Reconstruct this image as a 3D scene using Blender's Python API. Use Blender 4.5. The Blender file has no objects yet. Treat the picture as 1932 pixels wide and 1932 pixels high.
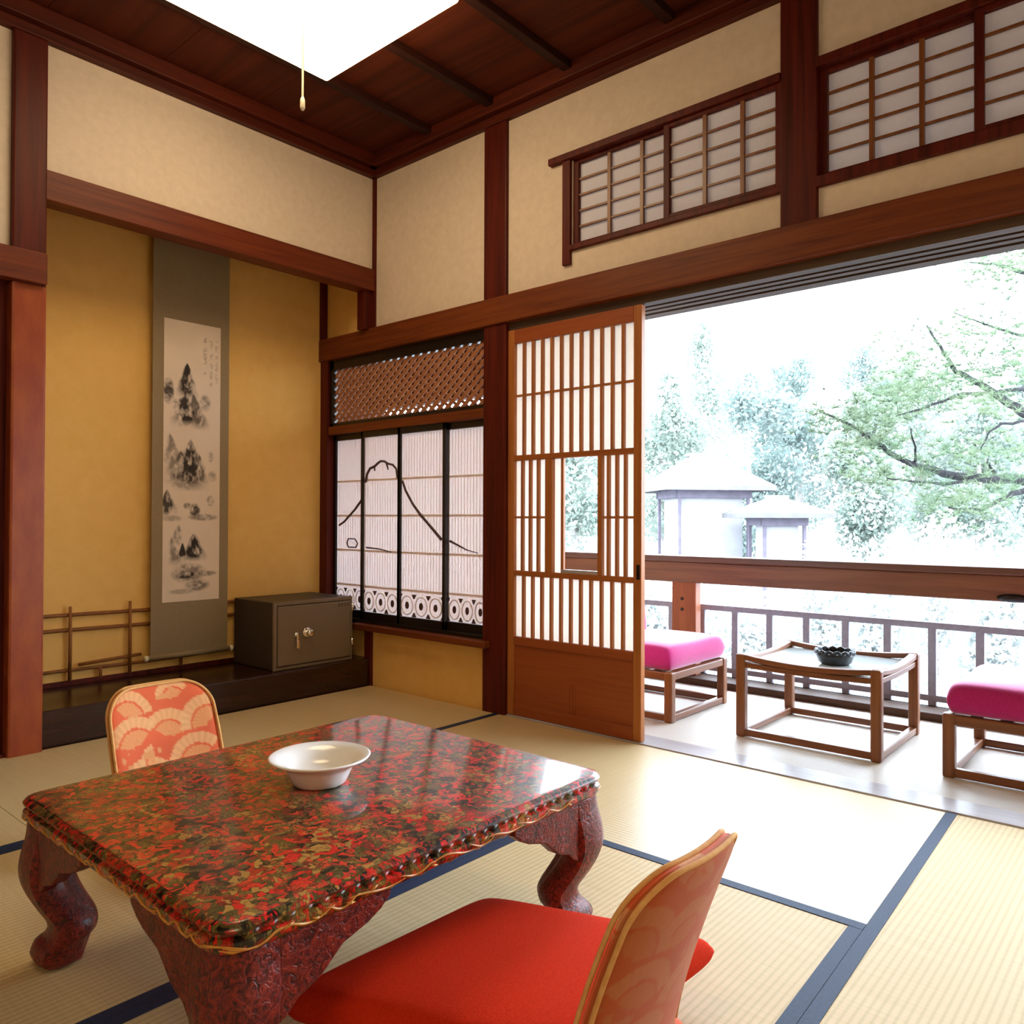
import bpy, math, random
import numpy as np
from mathutils import Vector, Matrix

random.seed(7)
rng = np.random.default_rng(11)
scene = bpy.context.scene
COL = scene.collection
PI = math.pi

# ------------------------------------------------------------------ helpers
class MB:
    """Collects simple solids and links them as one mesh object."""
    def __init__(self, off=(0, 0, 0)):
        self.v = []; self.f = []; self.off = Vector(off)

    def add(self, vs, fs):
        b = len(self.v)
        self.v.extend([Vector(p) for p in vs])
        self.f.extend([tuple(b + i for i in f) for f in fs])
        return self

    def box(self, x0, x1, y0, y1, z0, z1):
        x0, x1 = min(x0, x1), max(x0, x1); y0, y1 = min(y0, y1), max(y0, y1); z0, z1 = min(z0, z1), max(z0, z1)
        return self.add([(x0, y0, z0), (x1, y0, z0), (x1, y1, z0), (x0, y1, z0), (x0, y0, z1), (x1, y0, z1), (x1, y1, z1), (x0, y1, z1)],
                        [(0, 3, 2, 1), (4, 5, 6, 7), (0, 1, 5, 4), (1, 2, 6, 5), (2, 3, 7, 6), (3, 0, 4, 7)])

    def bar(self, a, b, w, h, up=(0, 0, 1)):
        """A straight square bar from a to b, w across and h along up."""
        a, b = Vector(a), Vector(b); d = (b - a).normalized(); u = Vector(up)
        s = d.cross(u)
        if s.length < 1e-5: s = d.cross(Vector((1, 0, 0)))
        s.normalize(); u = s.cross(d).normalized()
        vs = []
        for p in (a, b):
            for i, j in ((-1, -1), (1, -1), (1, 1), (-1, 1)):
                vs.append(p + s * (i * w / 2) + u * (j * h / 2))
        return self.add(vs, [(3, 2, 1, 0), (4, 5, 6, 7), (0, 1, 5, 4), (1, 2, 6, 5), (2, 3, 7, 6), (3, 0, 4, 7)])

    def tube(self, pts, rad, n=8, cap=True):
        pts = [Vector(p) for p in pts]
        if not hasattr(rad, '__len__'): rad = [rad] * len(pts)
        vs = []; fs = []
        ref = None
        for i, p in enumerate(pts):
            d = (pts[min(i + 1, len(pts) - 1)] - pts[max(i - 1, 0)]).normalized()
            if ref is None:
                ref = d.cross(Vector((0, 0, 1)))
                if ref.length < 1e-3: ref = d.cross(Vector((1, 0, 0)))
            ref = (ref - d * ref.dot(d)).normalized()
            q = d.cross(ref)
            for k in range(n):
                t = 2 * PI * k / n
                vs.append(p + (ref * math.cos(t) + q * math.sin(t)) * rad[i])
        for i in range(len(pts) - 1):
            for k in range(n):
                k2 = (k + 1) % n
                fs.append((i * n + k, i * n + k2, (i + 1) * n + k2, (i + 1) * n + k))
        if cap:
            fs.append(tuple(reversed(range(n)))); fs.append(tuple(range((len(pts) - 1) * n, len(pts) * n)))
        return self.add(vs, fs)

    def lathe(self, prof, c=(0, 0, 0), n=48, close=False):
        c = Vector(c); vs = []; fs = []; m = len(prof)
        for k in range(n):
            t = 2 * PI * k / n
            for r, z in prof: vs.append(c + Vector((r * math.cos(t), r * math.sin(t), z)))
        for k in range(n):
            k2 = (k + 1) % n
            for i in range(m - 1):
                fs.append((k * m + i, k2 * m + i, k2 * m + i + 1, k * m + i + 1))
        self.add(vs, fs)
        return self

    def rings(self, rings, cap0=True, cap1=True):
        """Skin a list of closed rings of equal length."""
        n = len(rings[0]); vs = [p for r in rings for p in r]; fs = []
        for i in range(len(rings) - 1):
            for k in range(n):
                k2 = (k + 1) % n
                fs.append((i * n + k, i * n + k2, (i + 1) * n + k2, (i + 1) * n + k))
        if cap0: fs.append(tuple(reversed(range(n))))
        if cap1: fs.append(tuple(range((len(rings) - 1) * n, len(rings) * n)))
        return self.add(vs, fs)

    def build(self, name, mat, parent=None, bevel=0.0, smooth=False, seg=2, kind=None):
        me = bpy.data.meshes.new(name)
        me.from_pydata([tuple(p - self.off) for p in self.v], [], self.f)
        me.materials.append(mat)
        import bmesh
        bm = bmesh.new(); bm.from_mesh(me)
        bmesh.ops.recalc_face_normals(bm, faces=bm.faces)
        bm.to_mesh(me); bm.free()
        if smooth:
            for p in me.polygons: p.use_smooth = True
        o = bpy.data.objects.new(name, me); COL.objects.link(o)
        if parent is not None: o.parent = parent
        else: o.location = self.off
        if bevel > 0:
            md = o.modifiers.new('bevel', 'BEVEL'); md.width = bevel; md.segments = seg; md.limit_method = 'ANGLE'; md.angle_limit = math.radians(50)
        if kind: o['kind'] = kind
        return o

def autosmooth(o, deg=40):
    for p in o.data.polygons: p.use_smooth = True
    try: o.data.set_sharp_from_angle(angle=math.radians(deg))
    except Exception: pass
    return o

def empty(name, loc=(0, 0, 0), rz=0.0):
    o = bpy.data.objects.new(name, None); COL.objects.link(o)
    o.empty_display_size = 0.1; o.location = loc; o.rotation_euler = (0, 0, rz)
    return o

def tag(o, label, cat, group=None, kind=None):
    o['label'] = label; o['category'] = cat
    if group: o['group'] = group
    if kind: o['kind'] = kind
    return o

def struct(o):
    o['kind'] = 'structure'; return o

def copy_tree(o, parent=None):
    c = o.copy(); COL.objects.link(c)
    if parent is not None: c.parent = parent
    for ch in list(o.children): copy_tree(ch, c)
    return c

# ------------------------------------------------------------------ materials
def newmat(name):
    m = bpy.data.materials.new(name); m.use_nodes = True
    nt = m.node_tree; b = nt.nodes['Principled BSDF']
    return m, nt, b

def ramp(nt, stops, interp='LINEAR'):
    r = nt.nodes.new('ShaderNodeValToRGB'); cr = r.color_ramp; cr.interpolation = interp
    while len(cr.elements) < len(stops): cr.elements.new(0.5)
    for e, (p, c) in zip(cr.elements, stops):
        e.position = p; e.color = (*c, 1)
    return r

def coords(nt, scale=(1, 1, 1), rot=(0, 0, 0)):
    tc = nt.nodes.new('ShaderNodeTexCoord'); mp = nt.nodes.new('ShaderNodeMapping')
    mp.inputs['Scale'].default_value = scale; mp.inputs['Rotation'].default_value = rot
    nt.links.new(tc.outputs['Object'], mp.inputs['Vector']); return mp.outputs['Vector']

def noise(nt, vec, scale, detail=4, rough=0.6, dist=0.0):
    n = nt.nodes.new('ShaderNodeTexNoise')
    n.inputs['Scale'].default_value = scale; n.inputs['Detail'].default_value = detail
    n.inputs['Roughness'].default_value = rough; n.inputs['Distortion'].default_value = dist
    nt.links.new(vec, n.inputs['Vector']); return n

def bump(nt, b, h, strength=0.2, dist=0.002):
    n = nt.nodes.new('ShaderNodeBump'); n.inputs['Strength'].default_value = strength; n.inputs['Distance'].default_value = dist
    nt.links.new(h, n.inputs['Height']); nt.links.new(n.outputs['Normal'], b.inputs['Normal'])

def wood(name, c1, c2, axis='Z', rough=0.42, spec=0.4, sc=1.0, coat=0.0):
    m, nt, b = newmat(name)
    s = [38 * sc] * 3; s['XYZ'.index(axis)] = 1.7 * sc
    v = coords(nt, s)
    n = noise(nt, v, 1.0, 5, 0.6, 0.6)
    r = ramp(nt, [(0.30, c2), (0.62, c1)])
    nt.links.new(n.outputs['Fac'], r.inputs['Fac']); nt.links.new(r.outputs['Color'], b.inputs['Base Color'])
    b.inputs['Roughness'].default_value = rough; b.inputs['Specular IOR Level'].default_value = spec
    b.inputs['Coat Weight'].default_value = coat; b.inputs['Coat Roughness'].default_value = 0.15
    bump(nt, b, n.outputs['Fac'], 0.12, 0.002)
    return m

def mottled(name, c1, c2, scale=20, rough=0.9, spec=0.2, bs=0.15, sx=(1, 1, 1), metallic=0.0, detail=4):
    m, nt, b = newmat(name)
    v = coords(nt, sx)
    n = noise(nt, v, scale, detail, 0.6)
    r = ramp(nt, [(0.35, c1), (0.68, c2)])
    nt.links.new(n.outputs['Fac'], r.inputs['Fac']); nt.links.new(r.outputs['Color'], b.inputs['Base Color'])
    b.inputs['Roughness'].default_value = rough; b.inputs['Specular IOR Level'].default_value = spec; b.inputs['Metallic'].default_value = metallic
    if bs: bump(nt, b, n.outputs['Fac'], bs, 0.002)
    return m

def paper(name, c, trans=0.55, fibre=0.05):
    m = bpy.data.materials.new(name); m.use_nodes = True
    nt = m.node_tree; nt.nodes.clear()
    out = nt.nodes.new('ShaderNodeOutputMaterial'); mx = nt.nodes.new('ShaderNodeMixShader'); mx.inputs[0].default_value = trans
    d = nt.nodes.new('ShaderNodeBsdfDiffuse'); t = nt.nodes.new('ShaderNodeBsdfTranslucent')
    v = coords(nt, (1, 1, 1)); n = noise(nt, v, 60, 4, 0.7)
    r = ramp(nt, [(0.3, tuple(k * (1 - fibre) for k in c)), (0.7, c)])
    nt.links.new(n.outputs['Fac'], r.inputs['Fac'])
    for s in (d, t): nt.links.new(r.outputs['Color'], s.inputs['Color'])
    nt.links.new(d.outputs[0], mx.inputs[1]); nt.links.new(t.outputs[0], mx.inputs[2]); nt.links.new(mx.outputs[0], out.inputs[0])
    return m

def vcol(name, rough=0.85, spec=0.2, weave=0, sheen=0.0):
    """Material whose base colour is the pattern stored on the mesh, with woven texture."""
    m, nt, b = newmat(name)
    a = nt.nodes.new('ShaderNodeAttribute'); a.attribute_name = 'pattern'
    nt.links.new(a.outputs['Color'], b.inputs['Base Color'])
    b.inputs['Roughness'].default_value = rough; b.inputs['Specular IOR Level'].default_value = spec
    b.inputs['Sheen Weight'].default_value = sheen
    if weave:
        n = noise(nt, coords(nt, (1, 1, 1)), weave, 2, 0.5); bump(nt, b, n.outputs['Fac'], 0.2, 0.001)
    return m

M = {}
M['post'] = wood('dark_red_cedar', (0.105, 0.012, 0.006), (0.045, 0.005, 0.003), 'Z', 0.45, 0.18)
M['beam_y'] = wood('brown_cedar_beam', (0.180, 0.042, 0.009), (0.095, 0.017, 0.005), 'Y', 0.45, 0.25)
M['beam_x'] = wood('brown_cedar_lintel', (0.160, 0.030, 0.008), (0.085, 0.013, 0.005), 'X', 0.45, 0.25)
M['post_lit'] = mottled('polished_alcove_post_lit', (0.24, 0.034, 0.010), (0.33, 0.070, 0.013), 9, 0.32, 0.5, 0.05, (2.2, 2.2, 0.8))
M['dark_x'] = wood('dark_ceiling_wood', (0.034, 0.008, 0.005), (0.018, 0.005, 0.003), 'X', 0.55, 0.15)
M['ceiling'] = wood('ceiling_boards', (0.090, 0.017, 0.006), (0.045, 0.008, 0.004), 'Y', 0.6, 0.12, 0.35)
M['cornice_x'] = wood('cornice_wood_x', (0.095, 0.015, 0.006), (0.045, 0.007, 0.004), 'X', 0.45, 0.2)
M['cornice_y'] = wood('cornice_wood_y', (0.095, 0.015, 0.006), (0.045, 0.007, 0.004), 'Y', 0.45, 0.2)
M['black'] = wood('black_lacquer', (0.012, 0.007, 0.006), (0.007, 0.004, 0.004), 'Z', 0.3, 0.4)
M['platform'] = wood('dark_platform', (0.035, 0.010, 0.006), (0.014, 0.005, 0.004), 'X', 0.22, 0.5)
M['door_wood'] = wood('light_cedar_frame', (0.42, 0.145, 0.034), (0.32, 0.10, 0.022), 'Z', 0.45, 0.35)
M['door_wood_y'] = wood('light_cedar_rail', (0.36, 0.11, 0.026), (0.27, 0.075, 0.017), 'Y', 0.45, 0.35)
M['hip'] = wood('red_brown_board', (0.31, 0.072, 0.017), (0.24, 0.05, 0.012), 'Y', 0.4, 0.4)
M['lattice'] = wood('lattice_slat', (0.42, 0.19, 0.10), (0.32, 0.12, 0.06), 'Y', 0.5, 0.3)
M['plaster'] = mottled('cream_plaster', (0.67, 0.56, 0.46), (0.73, 0.615, 0.51), 30, 0.95, 0.1, 0.25)
M['ochre'] = mottled('ochre_plaster', (0.77, 0.46, 0.135), (0.81, 0.50, 0.16), 14, 0.95, 0.1, 0.2)
M['fill'] = mottled('plain_room_plaster', (0.62, 0.50, 0.34), (0.66, 0.54, 0.38), 8, 0.95, 0.1, 0)
M['subfloor'] = mottled('floor_boards', (0.42, 0.33, 0.18), (0.48, 0.38, 0.21), 10, 0.8, 0.2, 0)
M['heri'] = mottled('navy_cloth_border', (0.008, 0.018, 0.055), (0.015, 0.032, 0.085), 160, 0.65, 0.3, 0.1)
M['sill'] = wood('grey_worn_sill', (0.46, 0.42, 0.43), (0.36, 0.32, 0.33), 'Y', 0.3, 0.6)
M['paper'] = paper('shoji_paper', (0.93, 0.84, 0.72), 0.22)
M['paper_w'] = paper('white_window_paper', (0.88, 0.76, 0.75), 0.17)
M['paper_t'] = paper('transom_paper', (0.68, 0.64, 0.68), 0.11)
M['porcelain'] = mottled('white_porcelain', (0.93, 0.93, 0.93), (0.94, 0.94, 0.94), 5, 0.12, 0.6, 0)
M['red_velvet'] = mottled('red_cushion_cloth', (0.54, 0.026, 0.008), (0.62, 0.036, 0.011), 220, 0.9, 0.05, 0.2)
M['pink'] = mottled('magenta_cushion_cloth', (0.40, 0.012, 0.13), (0.46, 0.018, 0.17), 120, 0.85, 0.2, 0.2)
for _k, _w in (('pink', 1.0),):
    _b = M[_k].node_tree.nodes['Principled BSDF']; _b.inputs['Sheen Weight'].default_value = _w; _b.inputs['Sheen Roughness'].default_value = .4; _b.inputs['Sheen Tint'].default_value = (1, .8, .95, 1)
M['piping'] = mottled('chair_piping', (0.66, 0.33, 0.11), (0.72, 0.40, 0.15), 60, 0.8, 0.2, 0)
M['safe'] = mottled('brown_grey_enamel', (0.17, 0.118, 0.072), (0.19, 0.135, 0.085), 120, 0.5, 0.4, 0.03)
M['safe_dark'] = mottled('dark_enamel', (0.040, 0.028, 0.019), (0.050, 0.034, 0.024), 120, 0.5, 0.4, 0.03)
M['chrome'] = mottled('chrome', (0.85, 0.82, 0.76), (0.9, 0.87, 0.8), 8, 0.18, 0.5, 0, metallic=1.0)
M['grey_metal'] = mottled('grey_painted_metal', (0.24, 0.25, 0.33), (0.30, 0.31, 0.40), 40, 0.5, 0.4, 0)
M['rail_wood'] = wood('weathered_rail', (0.20, 0.075, 0.032), (0.11, 0.036, 0.017), 'Y', 0.42, 0.45)
M['rail_cap'] = wood('dark_rail_cap', (0.13, 0.055, 0.035), (0.08, 0.032, 0.022), 'Y', 0.35, 0.45)
M['rail_post'] = wood('orange_rail_post', (0.30, 0.085, 0.028), (0.20, 0.05, 0.02), 'Z', 0.45, 0.35)
M['sill_dark'] = wood('dark_brown_edge_sill', (0.075, 0.035, 0.02), (0.045, 0.02, 0.012), 'Y', 0.65, 0.2)
M['dark_wall'] = wood('dark_veranda_boarding', (0.10, 0.028, 0.012), (0.055, 0.015, 0.008), 'Z', 0.6, 0.15)
M['veranda'] = mottled('pale_veranda_matting', (0.66, 0.61, 0.54), (0.74, 0.69, 0.62), 60, 0.45, 0.5, 0.1, (1, 6, 1))
M['furn'] = wood('rattan_brown_frame', (0.23, 0.078, 0.020), (0.14, 0.042, 0.012), 'Z', 0.35, 0.45)
M['furn_y'] = wood('rattan_brown_rail', (0.22, 0.072, 0.019), (0.13, 0.038, 0.012), 'Y', 0.35, 0.45)
M['furn_x'] = wood('rattan_brown_side_rail', (0.22, 0.072, 0.019), (0.13, 0.038, 0.012), 'X', 0.35, 0.45)
M['tray'] = mottled('dark_woven_tray', (0.006, 0.008, 0.012), (0.016, 0.020, 0.028), 90, 0.4, 0.5, 0.4)
M['cloth_grey'] = mottled('olive_grey_scroll_cloth', (0.265, 0.195, 0.115), (0.31, 0.235, 0.14), 180, 0.9, 0.15, 0.1)
M['bamboo'] = mottled('brown_bamboo', (0.20, 0.070, 0.016), (0.27, 0.10, 0.022), 50, 0.5, 0.3, 0.05)
M['ivory'] = mottled('ivory_knob', (0.80, 0.72, 0.55), (0.84, 0.76, 0.6), 30, 0.4, 0.4, 0)
M['ring'] = mottled('pale_ring_inlay', (0.80, 0.74, 0.74), (0.84, 0.78, 0.78), 30, 0.6, 0.3, 0)
M['ink'] = mottled('dark_line_strip', (0.075, 0.040, 0.040), (0.10, 0.055, 0.052), 40, 0.6, 0.3, 0)

def glass_mat():
    m, nt, b = newmat('tray_glass')
    b.inputs['Base Color'].default_value = (0.75, 0.83, 0.82, 1); b.inputs['Roughness'].default_value = 0.05
    b.inputs['Specular IOR Level'].default_value = 0.9
    n = noise(nt, coords(nt), 3, 2); r = ramp(nt, [(0.3, (0.50, 0.56, 0.56)), (0.7, (0.58, 0.64, 0.64))])
    nt.links.new(n.outputs['Fac'], r.inputs['Fac']); nt.links.new(r.outputs['Color'], b.inputs['Base Color'])
    return m
M['tabletop_pale'] = glass_mat()

def tatami_mat_material(name, axis):
    """Woven rush: ridges run along axis."""
    m, nt, b = newmat(name)
    tc = nt.nodes.new('ShaderNodeTexCoord'); sp = nt.nodes.new('ShaderNodeSeparateXYZ')
    nt.links.new(tc.outputs['Object'], sp.inputs[0])
    mul = nt.nodes.new('ShaderNodeMath'); mul.operation = 'MULTIPLY'; mul.inputs[1].default_value = 2 * PI / 0.0155
    nt.links.new(sp.outputs['Y' if axis == 'X' else 'X'], mul.inputs[0])
    sn = nt.nodes.new('ShaderNodeMath'); sn.operation = 'SINE'; nt.links.new(mul.outputs[0], sn.inputs[0])
    ma = nt.nodes.new('ShaderNodeMath'); ma.operation = 'MULTIPLY_ADD'; ma.inputs[1].default_value = 0.5; ma.inputs[2].default_value = 0.5
    nt.links.new(sn.outputs[0], ma.inputs[0])
    r = ramp(nt, [(0.0, (0.56, 0.425, 0.23)), (0.35, (0.65, 0.495, 0.27)), (0.8, (0.69, 0.525, 0.29))])
    nt.links.new(ma.outputs[0], r.inputs['Fac'])
    s = (4, 220, 1) if axis == 'Y' else (220, 4, 1)
    n = noise(nt, coords(nt, s), 1.0, 3, 0.6)
    r2 = ramp(nt, [(0.3, (0.88, 0.86, 0.80)), (0.7, (1.0, 1.0, 1.0))]); nt.links.new(n.outputs['Fac'], r2.inputs['Fac'])
    mx = nt.nodes.new('ShaderNodeMix'); mx.data_type = 'RGBA'; mx.blend_type = 'MULTIPLY'; mx.inputs['Factor'].default_value = 1.0
    nt.links.new(r.outputs['Color'], mx.inputs['A']); nt.links.new(r2.outputs['Color'], mx.inputs['B'])
    nt.links.new(mx.outputs['Result'], b.inputs['Base Color'])
    b.inputs['Roughness'].default_value = 0.40 if axis == 'Y' else 0.6; b.inputs['Specular IOR Level'].default_value = 0.6 if axis == 'Y' else 0.3
    bump(nt, b, ma.outputs[0], 0.25 if axis == 'Y' else 0.4, 0.0012)
    return m
M['tatami_x'] = tatami_mat_material('woven_rush_x', 'X')
M['tatami_y'] = tatami_mat_material('woven_rush_y', 'Y')

def lacquer(name, dark=1.0, scale=1.0, edge=False):
    """Painted lacquer: red petals, olive leaves, dark ground and gold outlines, all small flecks."""
    m, nt, b = newmat(name)
    v = coords(nt, (1, 1, 0.6))
    warp = noise(nt, v, 26 * scale, 2, 0.5)
    ad = nt.nodes.new('ShaderNodeMix'); ad.data_type = 'VECTOR'; ad.inputs['Factor'].default_value = 0.075
    nt.links.new(v, ad.inputs['A']); nt.links.new(warp.outputs['Color'], ad.inputs['B'])
    vo = nt.nodes.new('ShaderNodeTexVoronoi'); vo.inputs['Scale'].default_value = 68 * scale
    ve = nt.nodes.new('ShaderNodeTexVoronoi'); ve.feature = 'DISTANCE_TO_EDGE'; ve.inputs['Scale'].default_value = 68 * scale
    for q in (vo, ve): nt.links.new(ad.outputs['Result'], q.inputs['Vector'])
    sp = nt.nodes.new('ShaderNodeSeparateColor'); nt.links.new(vo.outputs['Color'], sp.inputs[0])
    # large drifts decide where red or olive dominates
    n3 = noise(nt, v, 7 * scale, 2, 0.5)
    am = nt.nodes.new('ShaderNodeMath'); am.operation = 'MULTIPLY_ADD'; am.inputs[1].default_value = 1.1; am.inputs[2].default_value = -0.55
    nt.links.new(n3.outputs['Fac'], am.inputs[0])
    sm = nt.nodes.new('ShaderNodeMath'); sm.operation = 'ADD'; nt.links.new(sp.outputs[0], sm.inputs[0]); nt.links.new(am.outputs[0], sm.inputs[1])
    d = dark
    R1, R2, R3 = (0.62 * d, 0.016 * d, 0.010 * d), (0.40 * d, 0.022 * d, 0.009 * d), (0.19 * d, 0.018 * d, 0.009 * d)
    O1, O2, K, G = (0.085 * d, 0.062 * d, 0.012 * d), (0.15 * d, 0.105 * d, 0.025 * d), (0.007, 0.005, 0.003), (0.40 * d, 0.21 * d, 0.045 * d)
    r = ramp(nt, [(0.0, K), (0.13, O1), (0.27, R3), (0.38, O2), (0.44, K), (0.49, R2), (0.62, R1), (0.82, O1), (0.90, R1), (0.975, G)], 'CONSTANT')
    nt.links.new(sm.outputs[0], r.inputs['Fac'])
    n2 = noise(nt, ad.outputs['Result'], 60 * scale, 2, 0.5, 2.0)
    r2 = ramp(nt, [(0.455, (0, 0, 0)), (0.48, (1, 1, 1)), (0.50, (1, 1, 1)), (0.525, (0, 0, 0))]); nt.links.new(n2.outputs['Fac'], r2.inputs['Fac'])
    n4 = noise(nt, v, 15 * scale, 2, 0.5)
    r3 = ramp(nt, [(0.46, (0, 0, 0)), (0.60, (0.9, 0.9, 0.9))]); nt.links.new(n4.outputs['Fac'], r3.inputs['Fac'])
    mm = nt.nodes.new('ShaderNodeMath'); mm.operation = 'MULTIPLY'
    nt.links.new(r2.outputs['Color'], mm.inputs[0]); nt.links.new(r3.outputs['Color'], mm.inputs[1])
    mx = nt.nodes.new('ShaderNodeMix'); mx.data_type = 'RGBA'
    nt.links.new(mm.outputs[0], mx.inputs['Factor']); nt.links.new(r.outputs['Color'], mx.inputs['A']); mx.inputs['B'].default_value = (0.46 * d, 0.25 * d, 0.05 * d, 1)
    # dark outlines between flecks
    re_ = ramp(nt, [(0.0, (0.25, 0.2, 0.2)), (0.10, (1, 1, 1))]); nt.links.new(ve.outputs['Distance'], re_.inputs['Fac'])
    ml = nt.nodes.new('ShaderNodeMix'); ml.data_type = 'RGBA'; ml.blend_type = 'MULTIPLY'; ml.inputs['Factor'].default_value = 0.8
    nt.links.new(mx.outputs['Result'], ml.inputs['A']); nt.links.new(re_.outputs['Color'], ml.inputs['B'])
    nt.links.new(ml.outputs['Result'], b.inputs['Base Color'])
    b.inputs['Roughness'].default_value = 0.36 if not edge else 0.3; b.inputs['Specular IOR Level'].default_value = 0.35
    b.inputs['Coat Weight'].default_value = 0.75 if not edge else 0.6; b.inputs['Coat Roughness'].default_value = 0.09 if not edge else 0.18
    bump(nt, b, ve.outputs['Distance'], 0.06 if not edge else 0.2, 0.002)
    return m
M['lacq'] = lacquer('painted_red_lacquer')
M['lacq_edge'] = lacquer('carved_lacquer_edge', 1.0, 1.3, True)
M['lacq_leg'] = wood('carved_red_brown_lacquer', (0.15, 0.014, 0.011), (0.06, 0.007, 0.006), 'Z', 0.3, 0.5, 1.4)
def carved(name):
    m, nt, b = newmat(name)
    v = coords(nt); n = noise(nt, v, 75, 3, 0.55, 1.8)
    r = ramp(nt, [(0.34, (0.030, 0.006, 0.006)), (0.52, (0.150, 0.014, 0.011)), (0.66, (0.25, 0.028, 0.016))])
    nt.links.new(n.outputs['Fac'], r.inputs['Fac']); nt.links.new(r.outputs['Color'], b.inputs['Base Color'])
    b.inputs['Roughness'].default_value = 0.36; b.inputs['Specular IOR Level'].default_value = 0.25
    b.inputs['Coat Weight'].default_value = 0.12; b.inputs['Coat Roughness'].default_value = 0.2
    bump(nt, b, n.outputs['Fac'], 0.55, 0.006)
    return m
M['lacq_leg'] = carved('carved_red_brown_lacquer')
M['gold'] = mottled('gold_painted_line', (0.46, 0.17, 0.022), (0.60, 0.28, 0.045), 40, 0.35, 0.5, 0.1)

def lamp_mat():
    m = bpy.data.materials.new('lit_diffuser'); m.use_nodes = True; nt = m.node_tree; nt.nodes.clear()
    out = nt.nodes.new('ShaderNodeOutputMaterial'); e = nt.nodes.new('ShaderNodeEmission')
    e.inputs['Color'].default_value = (1.0, 0.755, 0.44, 1); e.inputs['Strength'].default_value = LAMP
    nt.links.new(e.outputs[0], out.inputs[0]); return m
LAMP = 9.5
M['lamp'] = lamp_mat()

def leaf_mat(name, c1, c2, scale=1.5):
    m = bpy.data.materials.new(name); m.use_nodes = True; nt = m.node_tree; nt.nodes.clear()
    out = nt.nodes.new('ShaderNodeOutputMaterial'); mx = nt.nodes.new('ShaderNodeMixShader'); mx.inputs[0].default_value = 0.45
    d = nt.nodes.new('ShaderNodeBsdfDiffuse'); t = nt.nodes.new('ShaderNodeBsdfTranslucent')
    n = noise(nt, coords(nt), scale, 4, 0.7); r = ramp(nt, [(0.32, c1), (0.68, c2)])
    nt.links.new(n.outputs['Fac'], r.inputs['Fac'])
    for s in (d, t): nt.links.new(r.outputs['Color'], s.inputs['Color'])
    nt.links.new(d.outputs[0], mx.inputs[1]); nt.links.new(t.outputs[0], mx.inputs[2]); nt.links.new(mx.outputs[0], out.inputs[0])
    return m
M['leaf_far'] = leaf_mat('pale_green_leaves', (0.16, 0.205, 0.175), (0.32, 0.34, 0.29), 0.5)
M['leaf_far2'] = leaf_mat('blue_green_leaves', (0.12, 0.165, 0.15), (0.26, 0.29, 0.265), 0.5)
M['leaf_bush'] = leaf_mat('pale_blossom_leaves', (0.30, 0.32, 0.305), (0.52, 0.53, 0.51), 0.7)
M['needles'] = leaf_mat('pine_needles', (0.070, 0.115, 0.070), (0.17, 0.20, 0.12), 2.0)
M['bark'] = mottled('dark_pine_bark', (0.012, 0.011, 0.012), (0.028, 0.026, 0.027), 30, 0.9, 0.1, 0.5)
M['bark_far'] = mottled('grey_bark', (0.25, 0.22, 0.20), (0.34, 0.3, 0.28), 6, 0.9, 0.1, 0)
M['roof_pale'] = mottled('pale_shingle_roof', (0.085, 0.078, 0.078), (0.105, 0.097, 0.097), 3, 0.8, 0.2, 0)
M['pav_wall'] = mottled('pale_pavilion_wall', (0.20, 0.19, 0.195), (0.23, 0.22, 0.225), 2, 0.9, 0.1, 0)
M['pav_wood'] = mottled('weathered_pavilion_wood', (0.085, 0.072, 0.09), (0.11, 0.095, 0.115), 4, 0.9, 0.1, 0)
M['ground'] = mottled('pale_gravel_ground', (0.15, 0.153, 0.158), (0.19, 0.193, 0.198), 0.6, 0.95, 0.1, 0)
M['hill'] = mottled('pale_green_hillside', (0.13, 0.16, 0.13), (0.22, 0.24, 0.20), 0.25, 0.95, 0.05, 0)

# ------------------------------------------------------------------ key dimensions
XW = 2.75          # room side of the veranda wall
YB = 3.40          # front plane of the alcove wall
YN = 3.86          # back of the alcove
XL, YF = -1.15, -1.35   # walls behind the camera
ZC = 2.86          # ceiling

# ------------------------------------------------------------------ floor and mats
struct(MB().box(XL - .1, XW + .01, YF - .1, YB + .08, -0.16, -0.055).build('floor', M['subfloor']))
seam = lambda x: 0.547 + 0.037 * (x - 1.4)
def mat_thing(corners, axis, heri, label):
    """corners ccw (x,y); heri: list of edges (i) carrying a cloth border."""
    cx = sum(c[0] for c in corners) / 4; cy = sum(c[1] for c in corners) / 4
    r = empty('tatami_mat', (cx, cy, -0.055)); tag(r, label, 'tatami mat', 'tatami mats on the floor')
    cs = [Vector((a, b, 0)) for a, b in corners]
    mid = Vector((cx, cy, 0))
    cs = [c + (mid - c).normalized() * 0.0012 for c in cs]
    off = (cx, cy, -0.055)
    m = MB(off)
    vs = [(c.x, c.y, -0.055) for c in cs] + [(c.x, c.y, 0.0) for c in cs]
    m.add(vs, [(3, 2, 1, 0), (4, 5, 6, 7), (0, 1, 5, 4), (1, 2, 6, 5), (2, 3, 7, 6), (3, 0, 4, 7)])
    m.build('woven_mat', M['tatami_' + axis], r)
    for i in heri:
        a, b = cs[i], cs[(i + 1) % 4]; d = (b - a).normalized(); n = Vector((-d.y, d.x, 0)) * 0.030
        q = [a, b, b + n, a + n]
        e = MB(off); e.add([(p.x, p.y, -0.02) for p in q] + [(p.x, p.y, 0.0016) for p in q],
                           [(3, 2, 1, 0), (4, 5, 6, 7), (0, 1, 5, 4), (1, 2, 6, 5), (2, 3, 7, 6), (3, 0, 4, 7)])
        e.build('cloth_border', M['heri'], r)
    return r
Y1, Y2, Y3 = 1.482, 2.452, 3.395
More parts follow.
